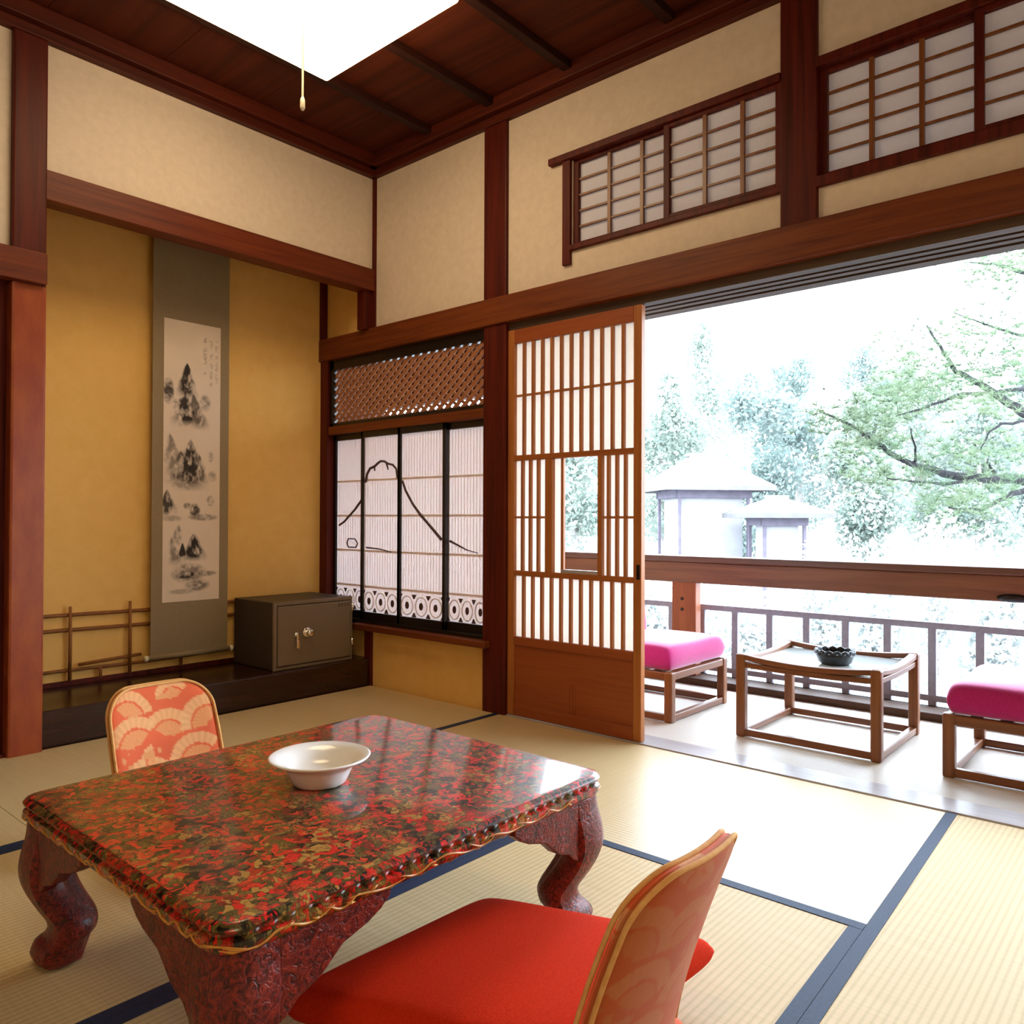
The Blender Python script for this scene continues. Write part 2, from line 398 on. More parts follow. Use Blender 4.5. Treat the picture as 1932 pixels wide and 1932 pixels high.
mat_thing([(1.826, seam(1.826)), (2.735, seam(2.735)), (2.735, Y2), (1.826, Y2)], 'y', [3], 'brightly lit tatami mat lying along the veranda sill')
mat_thing([(-0.09, seam(-0.09)), (1.826, seam(1.826)), (1.826, Y1), (-0.09, Y1)], 'x', [0, 2], 'tatami mat under the near half of the red table and the red cushion')
mat_thing([(-0.09, Y1), (1.826, Y1), (1.826, Y2), (-0.09, Y2)], 'x', [0, 2], 'tatami mat under the far half of the red table')
mat_thing([(0.82, Y2), (2.735, Y2), (2.735, Y3), (0.82, Y3)], 'x', [0], 'tan tatami mat in front of the alcove, under the far floor chair')
mat_thing([(-1.09, Y2), (0.82, Y2), (0.82, Y3), (-1.09, Y3)], 'x', [0], 'tatami mat at the left edge, in front of the alcove post')
mat_thing([(0.80, seam(.8) - .93), (2.735, seam(2.735) - .93), (2.735, seam(2.735)), (0.80, seam(.8))], 'x', [0, 2], 'striped tatami mat at the lower right, right of the wide blue border')

# ------------------------------------------------------------------ room shell
struct(MB().box(XL - .1, 4.1, YF - .1, YN + 1.0, 2.90, 3.0).build('ceiling', M['ceiling']))
# ceiling boards with seams and battens
cb = MB()
x = XL
while x < XW:
    cb.box(x, min(x + 0.448, XW), YF, YB, ZC, ZC + 0.03); x += 0.45
struct(cb.build('ceiling_boards', M['ceiling']))
for i, y in enumerate((2.90, 2.485, 2.035, 1.54, 1.05, 0.55, 0.05, -0.45, -0.95)):
    struct(MB().box(XL, XW, y - 0.022, y + 0.022, ZC - 0.034, ZC + 0.002).build('trim_%d' % (i + 1), M['dark_x'], bevel=0.003))
ntrim = [10]
def trim(mb, mat, bevel=0.003):
    o = mb.build('trim_%d' % ntrim[0], mat, bevel=bevel); ntrim[0] += 1
    return struct(o)
# cornices, two steps
trim(MB().box(XL, XW, YB - 0.035, YB + .02, 2.755, 2.795), M['cornice_x'])
trim(MB().box(XL, XW, YB - 0.070, YB + .02, 2.795, ZC), M['cornice_x'])
trim(MB().box(XW - 0.030, XW + .02, YF, YB, 2.755, 2.795), M['cornice_y'])
trim(MB().box(XW - 0.065, XW + .02, YF, YB, 2.795, ZC), M['cornice_y'])

# back wall above the alcove lintel and left of the post
struct(MB().box(1.06, 2.742, YB, YB + 0.08, 2.25, 2.86).build('wall_back', M['plaster']))
struct(MB().box(XL, 1.06, YB, YB + 0.08, 1.86, 2.86).build('wall_back_left', M['plaster']))
trim(MB().box(1.10, 2.742, YB - 0.022, YB + 0.075, 2.140, 2.258), M['beam_x'], 0.004)       # alcove lintel
trim(MB().box(1.00, 1.118, YB - 0.028, YB + 0.09, 0.0, 2.757), M['post'], 0.006)            # post above the side beam
M['post_low'] = M['post_lit']
o = trim(MB().box(0.998, 1.120, YB - 0.030, YB + 0.09, -0.05, 1.80), M['post_low'], 0.010)  # lower part of the same post, its light put into a brighter orange colour
trim(MB().box(XL, 1.112, YB - 0.058, YB + 0.0, 1.798, 1.918), M['beam_x'], 0.004)           # side beam
trim(MB().box(XL, 1.0, YB - 0.01, YB + 0.06, -0.05, 0.012), M['post'], 0.003)               # threshold
# dark sliding panel in the side opening
d2 = empty('door_2', (0, 0, 0)); struct(d2)
MB().box(XL, 1.0, YB + 0.045, YB + 0.06, -0.05, 1.90).build('panel', M['black'], d2)
MB().box(0.972, 1.0, YB + 0.02, YB + 0.045, 0.0, 1.87).build('edge_stile', M['post'], d2, 0.003)

# alcove: walls, floor, base trims
struct(MB().box(0.95, XW + .1, YN, YN + 0.08, 0.0, 2.90).build('wall_alcove_back', M['ochre']))
struct(MB().box(0.93, 1.02, YB + 0.09, YN, 0.0, 2.90).build('wall_alcove_left', M['ochre']))
struct(MB().box(XW + 0.012, XW + 0.09, YB + 0.045, YN, 1.94, 2.90).box(XW + 0.012, XW + 0.09, YB + 0.045, YN, -0.1, 0.31).build('wall_alcove_right', M['ochre']))
pl_ = MB().box(1.02, XW + 0.012, YB + 0.012, YN, -0.05, 0.145)
struct(pl_.build('floor_alcove', M['platform'], bevel=0.006))
trim(MB().box(1.02, XW + .01, YN - 0.012, YN, 0.145, 0.168), M['post'], 0.002)
trim(MB().box(XW - 0.012, XW + .06, YB - 0.002, YB + 0.055, -0.06, 0.302), M['post'], 0.004)    # short post at the platform end
# corner posts
trim(MB().box(2.736, XW + .03, YB - 0.026, YB + .004, 1.93, 2.757), M['post'], 0.002)
trim(MB().box(2.682, XW + .03, YB + 0.001, YB + 0.06, 1.93, 2.145), M['post'], 0.003)
trim(MB().box(XW - 0.028, XW + .05, YN - 0.022, YN + .004, 1.93, 2.90), M['post'], 0.002)
trim(MB().box(XW - 0.02, XW + .05, YN - 0.068, YN, 0.145, 1.815), M['post'], 0.003)

# right wall plaster with transom openings  (depth 2.75 - 2.87)
WX0, WX1 = XW - 0.004, XW + 0.09
def wall_piece(m, y0, y1, z0, z1): m.box(WX0, WX1, y0, y1, z0, z1)
w = MB()
wall_piece(w, 2.49, YB, 1.90, 2.86)
wall_piece(w, 2.05, 2.49, 1.90, 2.86)
wall_piece(w, 1.06, 2.05, 2.475, 2.86); wall_piece(w, 1.06, 2.05, 1.90, 2.078)
wall_piece(w, YF, 1.06, 2.485, 2.86); wall_piece(w, YF, 1.06, 1.90, 2.070)
wall_piece(w, YF, -0.62, 2.07, 2.485)
struct(w.build('wall_right', M['plaster']))
trim(MB().box(XW - 0.022, WX1, 2.418, 2.560, -0.05, 2.757), M['post'], 0.006)        # main post
trim(MB().box(XW - 0.024, WX1, 0.990, 1.120, 1.92, 2.757), M['post'], 0.006)         # short post
trim(MB().box(XW - 0.034, XW + 0.015, YF, YN, 1.812, 1.938), M['beam_y'], 0.004)     # long rail
# head track with grooves under the long rail
hk = MB()
for x0, x1, z0 in ((2.752, 2.800, 1.778), (2.800, 2.822, 1.790), (2.822, 2.852, 1.778), (2.852, 2.874, 1.795), (2.874, 2.905, 1.778), (2.905, 2.925, 1.795), (2.925, 2.985, 1.776)):
    hk.box(x0, x1, YF, 2.42, z0, 1.815)
M['track'] = wood('weathered_track', (0.10, 0.06, 0.04), (0.06, 0.035, 0.024), 'Y', 0.6, 0.2)
trim(hk, M['track'], 0)
trim(MB().box(2.742, 2.872, YF, 2.42, -0.05, 0.004), M['sill'], 0.002)               # worn sill
# lower ochre wall below the study window + its back
struct(MB().box(XW + 0.004, XW + 0.09, 2.56, YB, -0.05, 0.31).build('wall_right_lower', M['ochre']))
# walls closing the room behind the camera
struct(MB().box(XL - .1, XL, YF - .1, YN, -0.1, 2.95).build('wall_left', M['fill']))
struct(MB().box(XL - .1, XW + .1, YF - .1, YF, -0.1, 2.95).build('wall_front', M['fill']))

# ------------------------------------------------------------------ transom windows
def transom_sash(win, name, x, y0, y1, z0, z1, cols, rows, st=0.026):
    """y0<y1; a sliding sash with paper behind a lattice."""
    s = empty(name, (0, 0, 0)); s.parent = win
    f = MB()
    f.box(x, x + 0.022, y0, y0 + st, z0, z1).box(x, x + 0.022, y1 - st, y1, z0, z1)
    f.box(x, x + 0.022, y0 + st, y1 - st, z0, z0 + 0.016).box(x, x + 0.022, y0 + st, y1 - st, z1 - 0.018, z1)
    f.build('sash_frame', M['post'], s, 0.002)
    g = MB()
    for c in cols: g.box(x + 0.002, x + 0.016, c - 0.0075, c + 0.0075, z0 + .014, z1 - .016)
    for i in range(1, rows):
        z = z0 + 0.016 + (z1 - z0 - 0.034) * i / rows
        g.box(x + 0.006, x + 0.016, y0 + st, y1 - st, z - 0.004, z + 0.004)
    g.build('muntin_grid', M['furn'], s)
    p = MB().add([(x + 0.018, y0 + .01, z0 + .01), (x + 0.018, y1 - .01, z0 + .01), (x + 0.018, y1 - .01, z1 - .01), (x + 0.018, y0 + .01, z1 - .01)], [(0, 1, 2, 3)])
    p.build('paper', M['paper_t'], s)
    return s
w1 = empty('window_1'); struct(w1)
fr = MB()
fr.box(XW - 0.030, XW + 0.05, 1.118, 2.166, 2.462, 2.492)
fr.box(XW - 0.020, XW + 0.05, 2.052, 2.094, 2.008, 2.464)
fr.box(XW - 0.022, XW + 0.05, 1.118, 2.055, 2.066, 2.090)
fr.build('window_frame', M['post'], w1, 0.003)
transom_sash(w1, 'sash', XW + 0.004, 1.563, 2.050, 2.088, 2.464, (1.867, 1.708), 5)
transom_sash(w1, 'sash', XW - 0.016, 1.114, 1.594, 2.088, 2.464, (1.418, 1.266), 5)
w2 = empty('window_2'); struct(w2)
fr = MB()
fr.box(XW - 0.030, XW + 0.05, -0.62, 0.992, 2.462, 2.496)
fr.box(XW - 0.022, XW + 0.05, -0.62, 0.992, 2.050, 2.088)
fr.build('window_frame', M['post'], w2, 0.003)
transom_sash(w2, 'sash', XW + 0.004, 0.494, 0.990, 2.086, 2.464, (0.820, 0.667), 5)
transom_sash(w2, 'sash', XW - 0.016, 0.0, 0.515, 2.086, 2.464, (0.345, 0.175), 5)
transom_sash(w2, 'sash', XW + 0.004, -0.62, 0.02, 2.086, 2.464, (-0.2, -0.4), 5)

# ------------------------------------------------------------------ study window beside the alcove
w3 = empty('window_3'); struct(w3)
WY0, WY1 = 2.560, 3.790
MB().box(XW - 0.014, XW + 0.05, WY0, WY1, 1.385, 1.432).build('middle_rail', M['beam_y'], w3, 0.003)
MB().box(XW - 0.062, XW + 0.07, WY0 - 0.05, 3.515, 0.300, 0.332).build('window_sill', M['beam_y'], w3, 0.004)
MB().box(XW - 0.01, XW + 0.07, WY0, WY1, 0.318, 0.350).build('bottom_track', M['black'], w3, 0.002)
fl = MB()
fl.box(XW - 0.004, XW + 0.036, WY0, WY1, 1.755, 1.812).box(XW - 0.004, XW + 0.036, WY0, WY1, 1.432, 1.452)
fl.box(XW - 0.004, XW + 0.036, WY1 - 0.036, WY1, 1.432, 1.81).box(XW - 0.004, XW + 0.036, WY0, WY0 + 0.006, 1.432, 1.81)
fl.build('lattice_frame', M['black'], w3, 0.002)
# diagonal woven lattice, two layers
lt = MB(); z0, z1 = 1.440, 1.770; ya, yb = WY0 - 0.004, WY1 - 0.026; sp_ = 0.059
H = z1 - z0
for lay, sgn, xx, wd in ((0, -1, XW + 0.012, 0.021), (1, 1, XW + 0.021, 0.015)):
    k = ya - H * 1.4
    while k < yb + H * 1.4:
        # bar from (k, z0) to (k + sgn*1.25H, z1), clipped to the frame
        p, q = (k, z0), (k + sgn * 1.25 * H, z1)
        t0, t1 = 0.0, 1.0
        dy = q[0] - p[0]
        lo, hi = sorted(((ya - p[0]) / dy, (yb - p[0]) / dy))
        t0, t1 = max(t0, lo), min(t1, hi)
        if t1 - t0 > 0.02:
            lt.bar((xx, p[0] + dy * t0, z0 + H * t0), (xx, p[0] + dy * t1, z0 + H * t1), wd, 0.007, up=(1, 0, 0))
        k += sp_
lt.build('diagonal_lattice', M['lattice'], w3)
# four black framed sliding panels
edges = [WY1, 3.498, 3.190, 2.852, WY0]
for i in range(4):
    y1_, y0_ = edges[i] + (0.012 if i else 0.0), edges[i + 1] - (0.012 if i < 3 else 0.0)
    xo = XW + (0.002 if i in (1, 2) else 0.024)
    s = empty('sash'); s.parent = w3
    f = MB(); st = 0.019 if i else 0.024
    f.box(xo, xo + .02, y0_, y0_ + (st if i < 3 else 0.008), 0.345, 1.390).box(xo, xo + .02, y1_ - st, y1_, 0.345, 1.390)
    f.box(xo, xo + .02, y0_, y1_, 0.345, 0.392).box(xo, xo + .02, y0_, y1_, 1.352, 1.390)
    f.build('sash_frame', M['black'], s, 0.002)
    p = MB().add([(xo + .012, y0_ + .005, .35), (xo + .012, y1_ - .005, .35), (xo + .012, y1_ - .005, 1.36), (xo + .012, y0_ + .005, 1.36)], [(0, 1, 2, 3)])
    p.build('paper', M['paper_w'], s)
    g = MB()
    yy = y0_ + 0.03
    while yy < y1_ - 0.02:
        g.box(xo + .013, xo + .019, yy - .0012, yy + .0012, .40, 1.355); yy += 0.021
    for z in (1.117, 0.922, 0.727, 0.531): g.box(xo + .013, xo + .021, y0_ + .01, y1_ - .01, z - .004, z + .004)
    g.build('muntin_grid', M['door_wood'], s)
    # pierced ring border at the foot: pale rings, dark plugs
    ringm = MB(); plug = MB(); n = 3
    ww = (y1_ - y0_ - 2 * st); r_ = ww / n / 2
    cz = 0.452
    for j in range(n):
        cy = y0_ + st + r_ * (2 * j + 1)
        pv = [(xo + .0105, cy + r_ * 0.24 * math.cos(t), cz + 0.019 * math.sin(t)) for t in np.linspace(0, 2 * PI, 17)[:-1]]
        plug.rings([pv, [(xo + .006, a[1], a[2]) for a in pv]])
        pts = [(xo + .0085, cy + r_ * 0.80 * math.cos(t), cz + 0.048 * math.sin(t)) for t in np.linspace(0, 2 * PI, 33)]
        ringm.tube(pts, 0.0030, 5, cap=False)
    for j in range(n + 1):
        cy = y0_ + st + r_ * 2 * j
        for sg in (1, -1):
            pv = [(max(cy - r_ * .30, y0_ + st * .5), cz + sg * .058), (min(cy + r_ * .30, y1_ - st * .5), cz + sg * .058), (cy + r_ * .05, cz + sg * .036), (cy - r_ * .05, cz + sg * .036)]
            plug.rings([[(xo + .0105, a, z) for a, z in pv], [(xo + .006, a, z) for a, z in pv]])
    ringm.build('ring_border', M['ring'], s, smooth=True)
    plug.build('pierced_border', M['ink'], s)
# raised mountain line running over the panels
pn = [(3.745, .866), (3.70, .885), (3.65, .92), (3.60, .955), (3.527, 1.02)]
def line_strip(pts, x, r0=0.008, r1=0.008):
    P = []
    pts = np.array(pts)
    for i in range(len(pts) - 1):
        for t in np.linspace(0, 1, 6)[:-1]: P.append(pts[i] * (1 - t) + pts[i + 1] * t)
    P.append(pts[-1])
    n = len(P)
    return [(x, p[0], p[1]) for p in P], [r0 + (r1 - r0) * i / (n - 1) for i in range(n)]
for idx, (pts, xx, r0, r1) in enumerate([
        (pn, XW + .034, .007, .009),
        ([(3.478, 1.105), (3.465, 1.150), (3.44, 1.180), (3.40, 1.190), (3.375, 1.205), (3.35, 1.216), (3.32, 1.214), (3.29, 1.200), (3.25, 1.192), (3.222, 1.170), (3.212, 1.12)], XW + .012, .010, .007),
        ([(3.405, 1.195), (3.40, 1.165)], XW + .012, .008, .005), ([(3.30, 1.20), (3.288, 1.168)], XW + .012, .008, .005),
        ([(3.172, 1.105), (3.146, 1.053), (3.09, .982), (3.03, .925), (2.95, .862), (2.873, .800)], XW + .012, .008, .010),
        ([(2.835, .793), (2.77, .770), (2.72, .752), (2.64, .738)], XW + .034, .008, .002),
        ([(3.47, .745), (3.36, .740), (3.26, .726)], XW + .012, .006, .003),
        ([(3.66, .79), (3.60, .79), (3.575, .765), (3.59, .742), (3.66, .742), (3.672, .765), (3.66, .79)], XW + .034, .005, .005)]):
    P, R_ = line_strip(pts, xx, r0, r1)
    MB().tube(P, [k_ * .78 for k_ in R_], 6).build('mountain_line', M['ink'], w3, smooth=True)

# ------------------------------------------------------------------ sliding paper door
D1 = empty('door_1'); struct(D1)
dx0, dx1 = XW - 0.004, XW + 0.026
DY0, DY1 = 1.700, 2.418
f = MB().box(dx0, dx1, DY0, DY0 + 0.038, 0.006, 1.776).build('stile', M['door_wood'], D1, 0.003)
f = MB().box(dx0, dx1, DY1 - 0.038, DY1, 0.006, 1.776).build('stile', M['door_wood'], D1, 0.003)
y0, y1 = DY0 + 0.038, DY1 - 0.038
MB().box(dx0, dx1, y0, y1, 1.712, 1.776).build('top_rail', M['hip'], D1, 0.003)
MB().box(dx0, dx1, y0, y1, 1.172, 1.196).build('cross_rail', M['door_wood_y'], D1, 0.002)
MB().box(dx0, dx1, y0, y1, 0.645, 0.668).build('cross_rail', M['door_wood_y'], D1, 0.002)
MB().box(dx0, dx1, y0, y1, 0.328, 0.366).build('cross_rail', M['hip'], D1, 0.002)
MB().box(dx0, dx1, y0, y1, 0.006, 0.060).build('bottom_rail', M['hip'], D1, 0.002)
hb = MB().box(dx0 + .008, dx1 - .006, y0, y1, 0.055, 0.332)
for yy in (2.035, 2.050, 2.065): hb.box(dx0 + .0055, dx0 + .009, yy - .003, yy + .003, 0.06, 0.19)
hb.build('hip_board', M['hip'], D1)
def lattice(ya, yb, za, zb, n, zs, name='lattice'):
    g = MB()
    for i in range(1, n):
        yy = ya + (yb - ya) * i / n
        g.box(dx0 + .002, dx0 + .018, yy - .0058, yy + .0058, za, zb)
    for z in zs: g.box(dx0 + .006, dx0 + .018, ya, yb, z - .005, z + .005)
    g.build(name, M['door_wood'], D1)
def psheet(ya, yb, za, zb, x=None, name='paper'):
    x = dx0 + .0195 if x is None else x
    MB().add([(x, ya, za), (x, yb, za), (x, yb, zb), (x, ya, zb)], [(0, 1, 2, 3)]).build(name, M['paper'], D1)
lattice(y0, y1, 1.196, 1.712, 12, (1.470,)); psheet(y0, y1, 1.19, 1.715)
lattice(y0, y1, 0.366, 0.645, 12, ()); psheet(y0, y1, 0.36, 0.65)
lattice(2.195, y1, 0.668, 1.172, 4, (0.912,)); psheet(2.195, y1, 0.66, 1.18)
lattice(y0, 1.905, 0.668, 1.172, 4, (0.912,)); psheet(y0, 1.905, 0.66, 1.18)
MB().box(dx0, dx1, 2.158, 2.198, 0.668, 1.172).build('window_stile', M['door_wood'], D1, 0.002)
MB().box(dx0, dx1, 1.893, 1.915, 0.668, 1.172).build('window_stile', M['door_wood'], D1, 0.002)
ls = MB().box(dx0 + .012, dx0 + .026, 2.103, 2.118, .668, 1.172)
ls.build('sliding_sash', M['door_wood'], D1, 0.001)
psheet(2.112, 2.16, .668, 1.172, dx0 + .022)
MB().box(dx0 + .008, dx0 + .022, 1.915, 2.112, .668, .684).build('window_ledge', M['sill'], D1, .001)
MB().box(dx0 - .0015, dx0 + .004, DY0 + .006, DY0 + .022, .66, .72).build('finger_pull', M['black'], D1, .001)

# ------------------------------------------------------------------ veranda
struct(MB().box(2.872, 3.93, YF, 5.2, -0.16, 0.0).build('floor_veranda', M['veranda']))
struct(MB().box(3.93, 4.10, YF, 5.2, -0.16, 0.036).build('baseboard_veranda', M['sill_dark'], bevel=.004))
struct(MB().box(2.84, 4.16, YF, 5.2, 2.52, 2.58).build('ceiling_veranda', M['ceiling']))
struct(MB().box(2.84, 4.16, 5.0, 5.1, -0.1, 2.55).build('wall_veranda_end', M['dark_wall']))
struct(MB().box(2.84, 4.16, YF - .1, YF, -0.1, 2.55).build('wall_veranda_near', M['fill']))
struct(MB().box(3.98, 4.08, YF, 3.2, 2.13, 2.55).box(3.98, 4.08, 3.2, 5.0, 1.765, 2.55).build('wall_veranda_outer', M['dark_wall']))
struct(MB().box(WX1 - .005, WX1 + .04, YN, 5.1, -0.1, 2.55).build('wall_veranda_inner', M['dark_wall']))
struct(MB().box(4.0, 5.0, YF - .3, 5.3, 2.60, 2.68).build('roof_eave', M['hip']))

br = empty('balustrade', (4.0, 1.5, 0.036)); tag(br, 'brown wooden balustrade beam and orange post along the veranda edge', 'balustrade')
o4 = (4.0, 1.5, 0.036)
MB(o4).box(3.985, 4.065, YF + .02, 4.9, 0.552, 0.668).build('rail', M['rail_wood'], br, .006)
MB(o4).box(3.965, 4.085, YF + .02, 4.9, 0.668, 0.702).build('rail_cap', M['rail_cap'], br, .006)
kn = MB(o4)
kn.lathe([(0.0, 0), (.03, 0), (.033, .004), (.02, .012), (0, .015)], n=20)
for v in kn.v: v.x, v.y, v.z = 3.985 - v.z + .002, 0.607 + v.x * 1.9, .570 + v.y * .55
kn.build('knot', M['black'], br, smooth=True)
for py in (2.195, 3.9, 0.10 - .6):
    p = MB(o4).box(3.995, 4.055, py - .075, py + .075, .036, .556).build('post', M['rail_post'], br, .005)
    for zz in (.40, .46):
        nb = MB(o4); nb.lathe([(0, -.004), (.010, -.004), (.008, .004), (0, .006)], (0, 0, 0), 10)
        for v in nb.v: v.x, v.y, v.z = 3.994 - v.z, py + .01 + v.x, zz + v.y
        nb.build('nail_cover', M['black'], p)

gr = empty('metal_railing', (4.0, 1.5, 0.0)); tag(gr, 'grey metal railing with upright bars outside the veranda', 'railing')
og = (4.0, 1.5, 0)
GX = 4.11
MB(og).box(GX - .012, GX + .024, YF, 4.9, .395, .426).build('top_rail', M['grey_metal'], gr, .003)
MB(og).box(GX - .012, GX + .024, YF, 4.9, .055, .085).build('bottom_rail', M['grey_metal'], gr, .003)
y = -1.22
while y < 4.8:
    MB(og).box(GX - .010, GX + .018, y - .018, y + .018, .036, .40).build('baluster', M['grey_metal'], gr, .003)
    y += 0.1975
MB(og).box(4.08, 4.20, YF, 4.9, -.16, .036).build('footing', M['sill'], gr)

# ------------------------------------------------------------------ veranda furniture
def curved_rail(m, a, b, w, h, sag, n=10, up=(0, 0, 1)):
    a, b = Vector(a), Vector(b)
    d = (b - a).normalized(); s = d.cross(Vector((0, 0, 1))).normalized()
    rings = []
    for i in range(n + 1):
        t = i / n; c = a.lerp(b, t) - Vector((0, 0, sag * 4 * t * (1 - t)))
        rings.append([c + s * (-w / 2) + Vector((0, 0, -h / 2)), c + s * (w / 2) + Vector((0, 0, -h / 2)), c + s * (w / 2) + Vector((0, 0, h / 2)), c + s * (-w / 2) + Vector((0, 0, h / 2))])
    m.rings(rings)

vt = empty('veranda_table', (3.385, 1.18, 0)); tag(vt, 'low wooden veranda table with a pale inset top and open square base', 'side table')
ov = (3.385, 1.18, 0)
tx0, tx1, ty0, ty1 = 3.115, 3.665, 0.895, 1.470
L = .040
for (a, b) in ((tx0, ty0), (tx1, ty0), (tx0, ty1), (tx1, ty1)):
    sx = 1 if a == tx0 else -1; sy = 1 if b == ty0 else -1
    MB(ov).box(a, a + sx * L, b, b + sy * L, 0, .345).build('leg', M['furn'], vt, .008)
for xx in (tx0 + L / 2, tx1 - L / 2):
    m = MB(ov); curved_rail(m, (xx, ty0 + L * .6, .333), (xx, ty1 - L * .6, .333), .03, .022, .018); m.build('top_rail', M['furn_y'], vt, .004)
    m = MB(ov); curved_rail(m, (xx, ty0 + L * .6, .300), (xx, ty1 - L * .6, .300), .022, .022, .006); m.build('apron_rail', M['furn_y'], vt, .003)
    MB(ov).box(xx - .014, xx + .014, ty0 + L * .8, ty1 - L * .8, .006, .034).build('base_rail', M['furn_y'], vt, .004)
for yy in (ty0 + L / 2, ty1 - L / 2):
    m = MB(ov); curved_rail(m, (tx0 + L * .6, yy, .333), (tx1 - L * .6, yy, .333), .03, .022, .018); m.build('top_rail', M['furn_x'], vt, .004)
    m = MB(ov); curved_rail(m, (tx0 + L * .6, yy, .300), (tx1 - L * .6, yy, .300), .022, .022, .006); m.build('apron_rail', M['furn_x'], vt, .003)
    MB(ov).box(tx0 + L * .8, tx1 - L * .8, yy - .014, yy + .014, .006, .034).build('base_rail', M['furn_x'], vt, .004)
MB(ov).box(tx0 + .028, tx1 - .028, ty0 + .028, ty1 - .028, .298, .312).build('table_top', M['tabletop_pale'], vt, .002)

bk = empty('woven_tray', (3.33, 1.135, .312)); tag(bk, 'small black round woven tray on the veranda table', 'tray')
ob = (3.33, 1.135, .312)
m = MB(ob); m.lathe([(0, .314), (.054, .314), (.064, .322), (.072, .344), (.075, .358), (.068, .360), (.060, .336), (.050, .326), (0, .325)], (3.33, 1.135, 0), 32)
o = m.build('bowl', M['tray'], bk, smooth=True)
m = MB(ob)
for k in range(14):
    t = 2 * PI * k / 14
    m.tube([(3.33 + .072 * math.cos(t + a * .16), 1.135 + .072 * math.sin(t + a * .16), .357 + .012 * math.sin(PI * (a + 1.5) / 3)) for a in (-1.5, -.8, 0, .8, 1.5)], .0075, 6)
m.build('braided_rim', M['tray'], bk, smooth=True)

def cushion_mesh(w, d, h, name, mat, parent, loc=(0, 0, 0), pinch=0.10, crown=0.35, n=26, dent=0.0):
    """Soft square cushion with pinched corners, flat underside at z=0."""
    m = MB()
    def P(u, v, side):
        # u,v in -1..1
        ed = max(abs(u), abs(v)); c = (abs(u) * abs(v)) ** 2
        k_ = 1 - .05 * abs(u * v) ** 6
        sx = k_ * u * w / 2 * (1 - pinch * (1 - v * v) * 0.35 * abs(u)); sy = k_ * v * d / 2 * (1 - pinch * (1 - u * u) * 0.35 * abs(v))
        t = (max(0.0, 1 - abs(u) ** 7) * max(0.0, 1 - abs(v) ** 7)) ** 0.5
        t = t ** 0.6
        mid = h * 0.42
        z = mid + (h * (0.58) * t + crown * h * .25 * (1 - u * u) * (1 - v * v)) * side if side > 0 else mid - mid * min(1, t * 1.5)
        z += dent * h * math.sin(3.1 * u + 1.0) * math.sin(2.3 * v) * t * (1 if side > 0 else 0)
        return (sx + loc[0], sy + loc[1], max(z, 0.0) + loc[2])
    g = [[P(-1 + 2 * i / n, -1 + 2 * j / n, 1) for j in range(n + 1)] for i in range(n + 1)]
    g2 = [[P(-1 + 2 * i / n, -1 + 2 * j / n, -1) for j in range(n + 1)] for i in range(n + 1)]
    vs = [p for r in g for p in r] + [p for r in g2 for p in r]
    N = (n + 1) ** 2; fs = []
    for i in range(n):
        for j in range(n):
            a, b, c, e = i * (n + 1) + j, (i + 1) * (n + 1) + j, (i + 1) * (n + 1) + j + 1, i * (n + 1) + j + 1
            fs.append((a, b, c, e)); fs.append((N + e, N + c, N + b, N + a))
    m.add(vs, fs)
    o = m.build(name, mat, parent, smooth=True)
    # weld rim
    import bmesh
    bm = bmesh.new(); bm.from_mesh(o.data); bmesh.ops.remove_doubles(bm, verts=bm.verts, dist=1e-5); bmesh.ops.recalc_face_normals(bm, faces=bm.faces); bm.to_mesh(o.data); bm.free()
    for p in o.data.polygons: p.use_smooth = True
    md = o.modifiers.new('soft', 'SUBSURF'); md.levels = 1; md.render_levels = 1
    return o

def veranda_chair(label):
    """Seat frame with square base, faces -y, front left corner at the origin; low back rail."""
    r = empty('veranda_chair'); tag(r, label, 'chair', 'low wooden veranda chairs')
    W, D, Z = .55, .56, .225
    for a in (0, W - L):
        for b in (0, D - L):
            MB().box(a, a + L, b, b + L, 0, Z if b == 0 else .42).build('leg', M['furn'], r, .007)
    for a in (L / 2, W - L / 2):
        MB().box(a - .015, a + .015, L * .8, D - L * .8, Z - .038, Z - .004).build('seat_rail', M['furn_y'], r, .004)
        MB().box(a - .014, a + .014, L * .8, D - L * .8, .004, .034).build('base_rail', M['furn_y'], r, .004)
    for b in (L / 2, D - L / 2):
        MB().box(L * .8, W - L * .8, b - .015, b + .015, Z - .038, Z - .004).build('seat_rail', M['furn_x'], r, .004)
        MB().box(L * .8, W - L * .8, b - .014, b + .014, .004, .034).build('base_rail', M['furn_x'], r, .004)
    MB().box(L * .8, W - L * .8, D - L * .8, D - L * .3, .36, .41).build('back_rail', M['furn_x'], r, .004)
    s = MB()
    for k in range(5):
        b = .10 + .09 * k; s.box(L * .5, W - L * .5, b - .02, b + .02, Z - .016, Z - .006)
    s.build('seat_slats', M['furn_x'], r)
    return r
c1 = veranda_chair('wooden veranda chair partly behind the open paper door'); c1.location = (3.105, 1.765, 0)
c2 = copy_tree(c1); c2['label'] = 'wooden veranda chair at the right edge of the photo'; c2.location = (3.655, 0.690, 0); c2.rotation_euler = (0, 0, PI)
q1 = cushion_mesh(.58, .44, .112, 'seat_cushion', M['pink'], None, dent=.04, crown=.3, pinch=.05); q1.location = (3.385, 1.985, .2265)
tag(q1, 'bright pink cushion on the chair behind the open paper door', 'cushion', 'pink cushions on the veranda chairs')
q2 = q1.copy(); COL.objects.link(q2); q2.location = (3.375, .470, .2265); q2.rotation_euler = (0, 0, PI)
q2['label'] = 'bright pink cushion on the chair at the right edge of the photo'
q3 = cushion_mesh(.50, .26, .09, 'back_cushion', M['pink'], None, crown=.5); q3.location = (3.385, 2.287, .425); q3.rotation_euler = (math.radians(84), 0, 0)
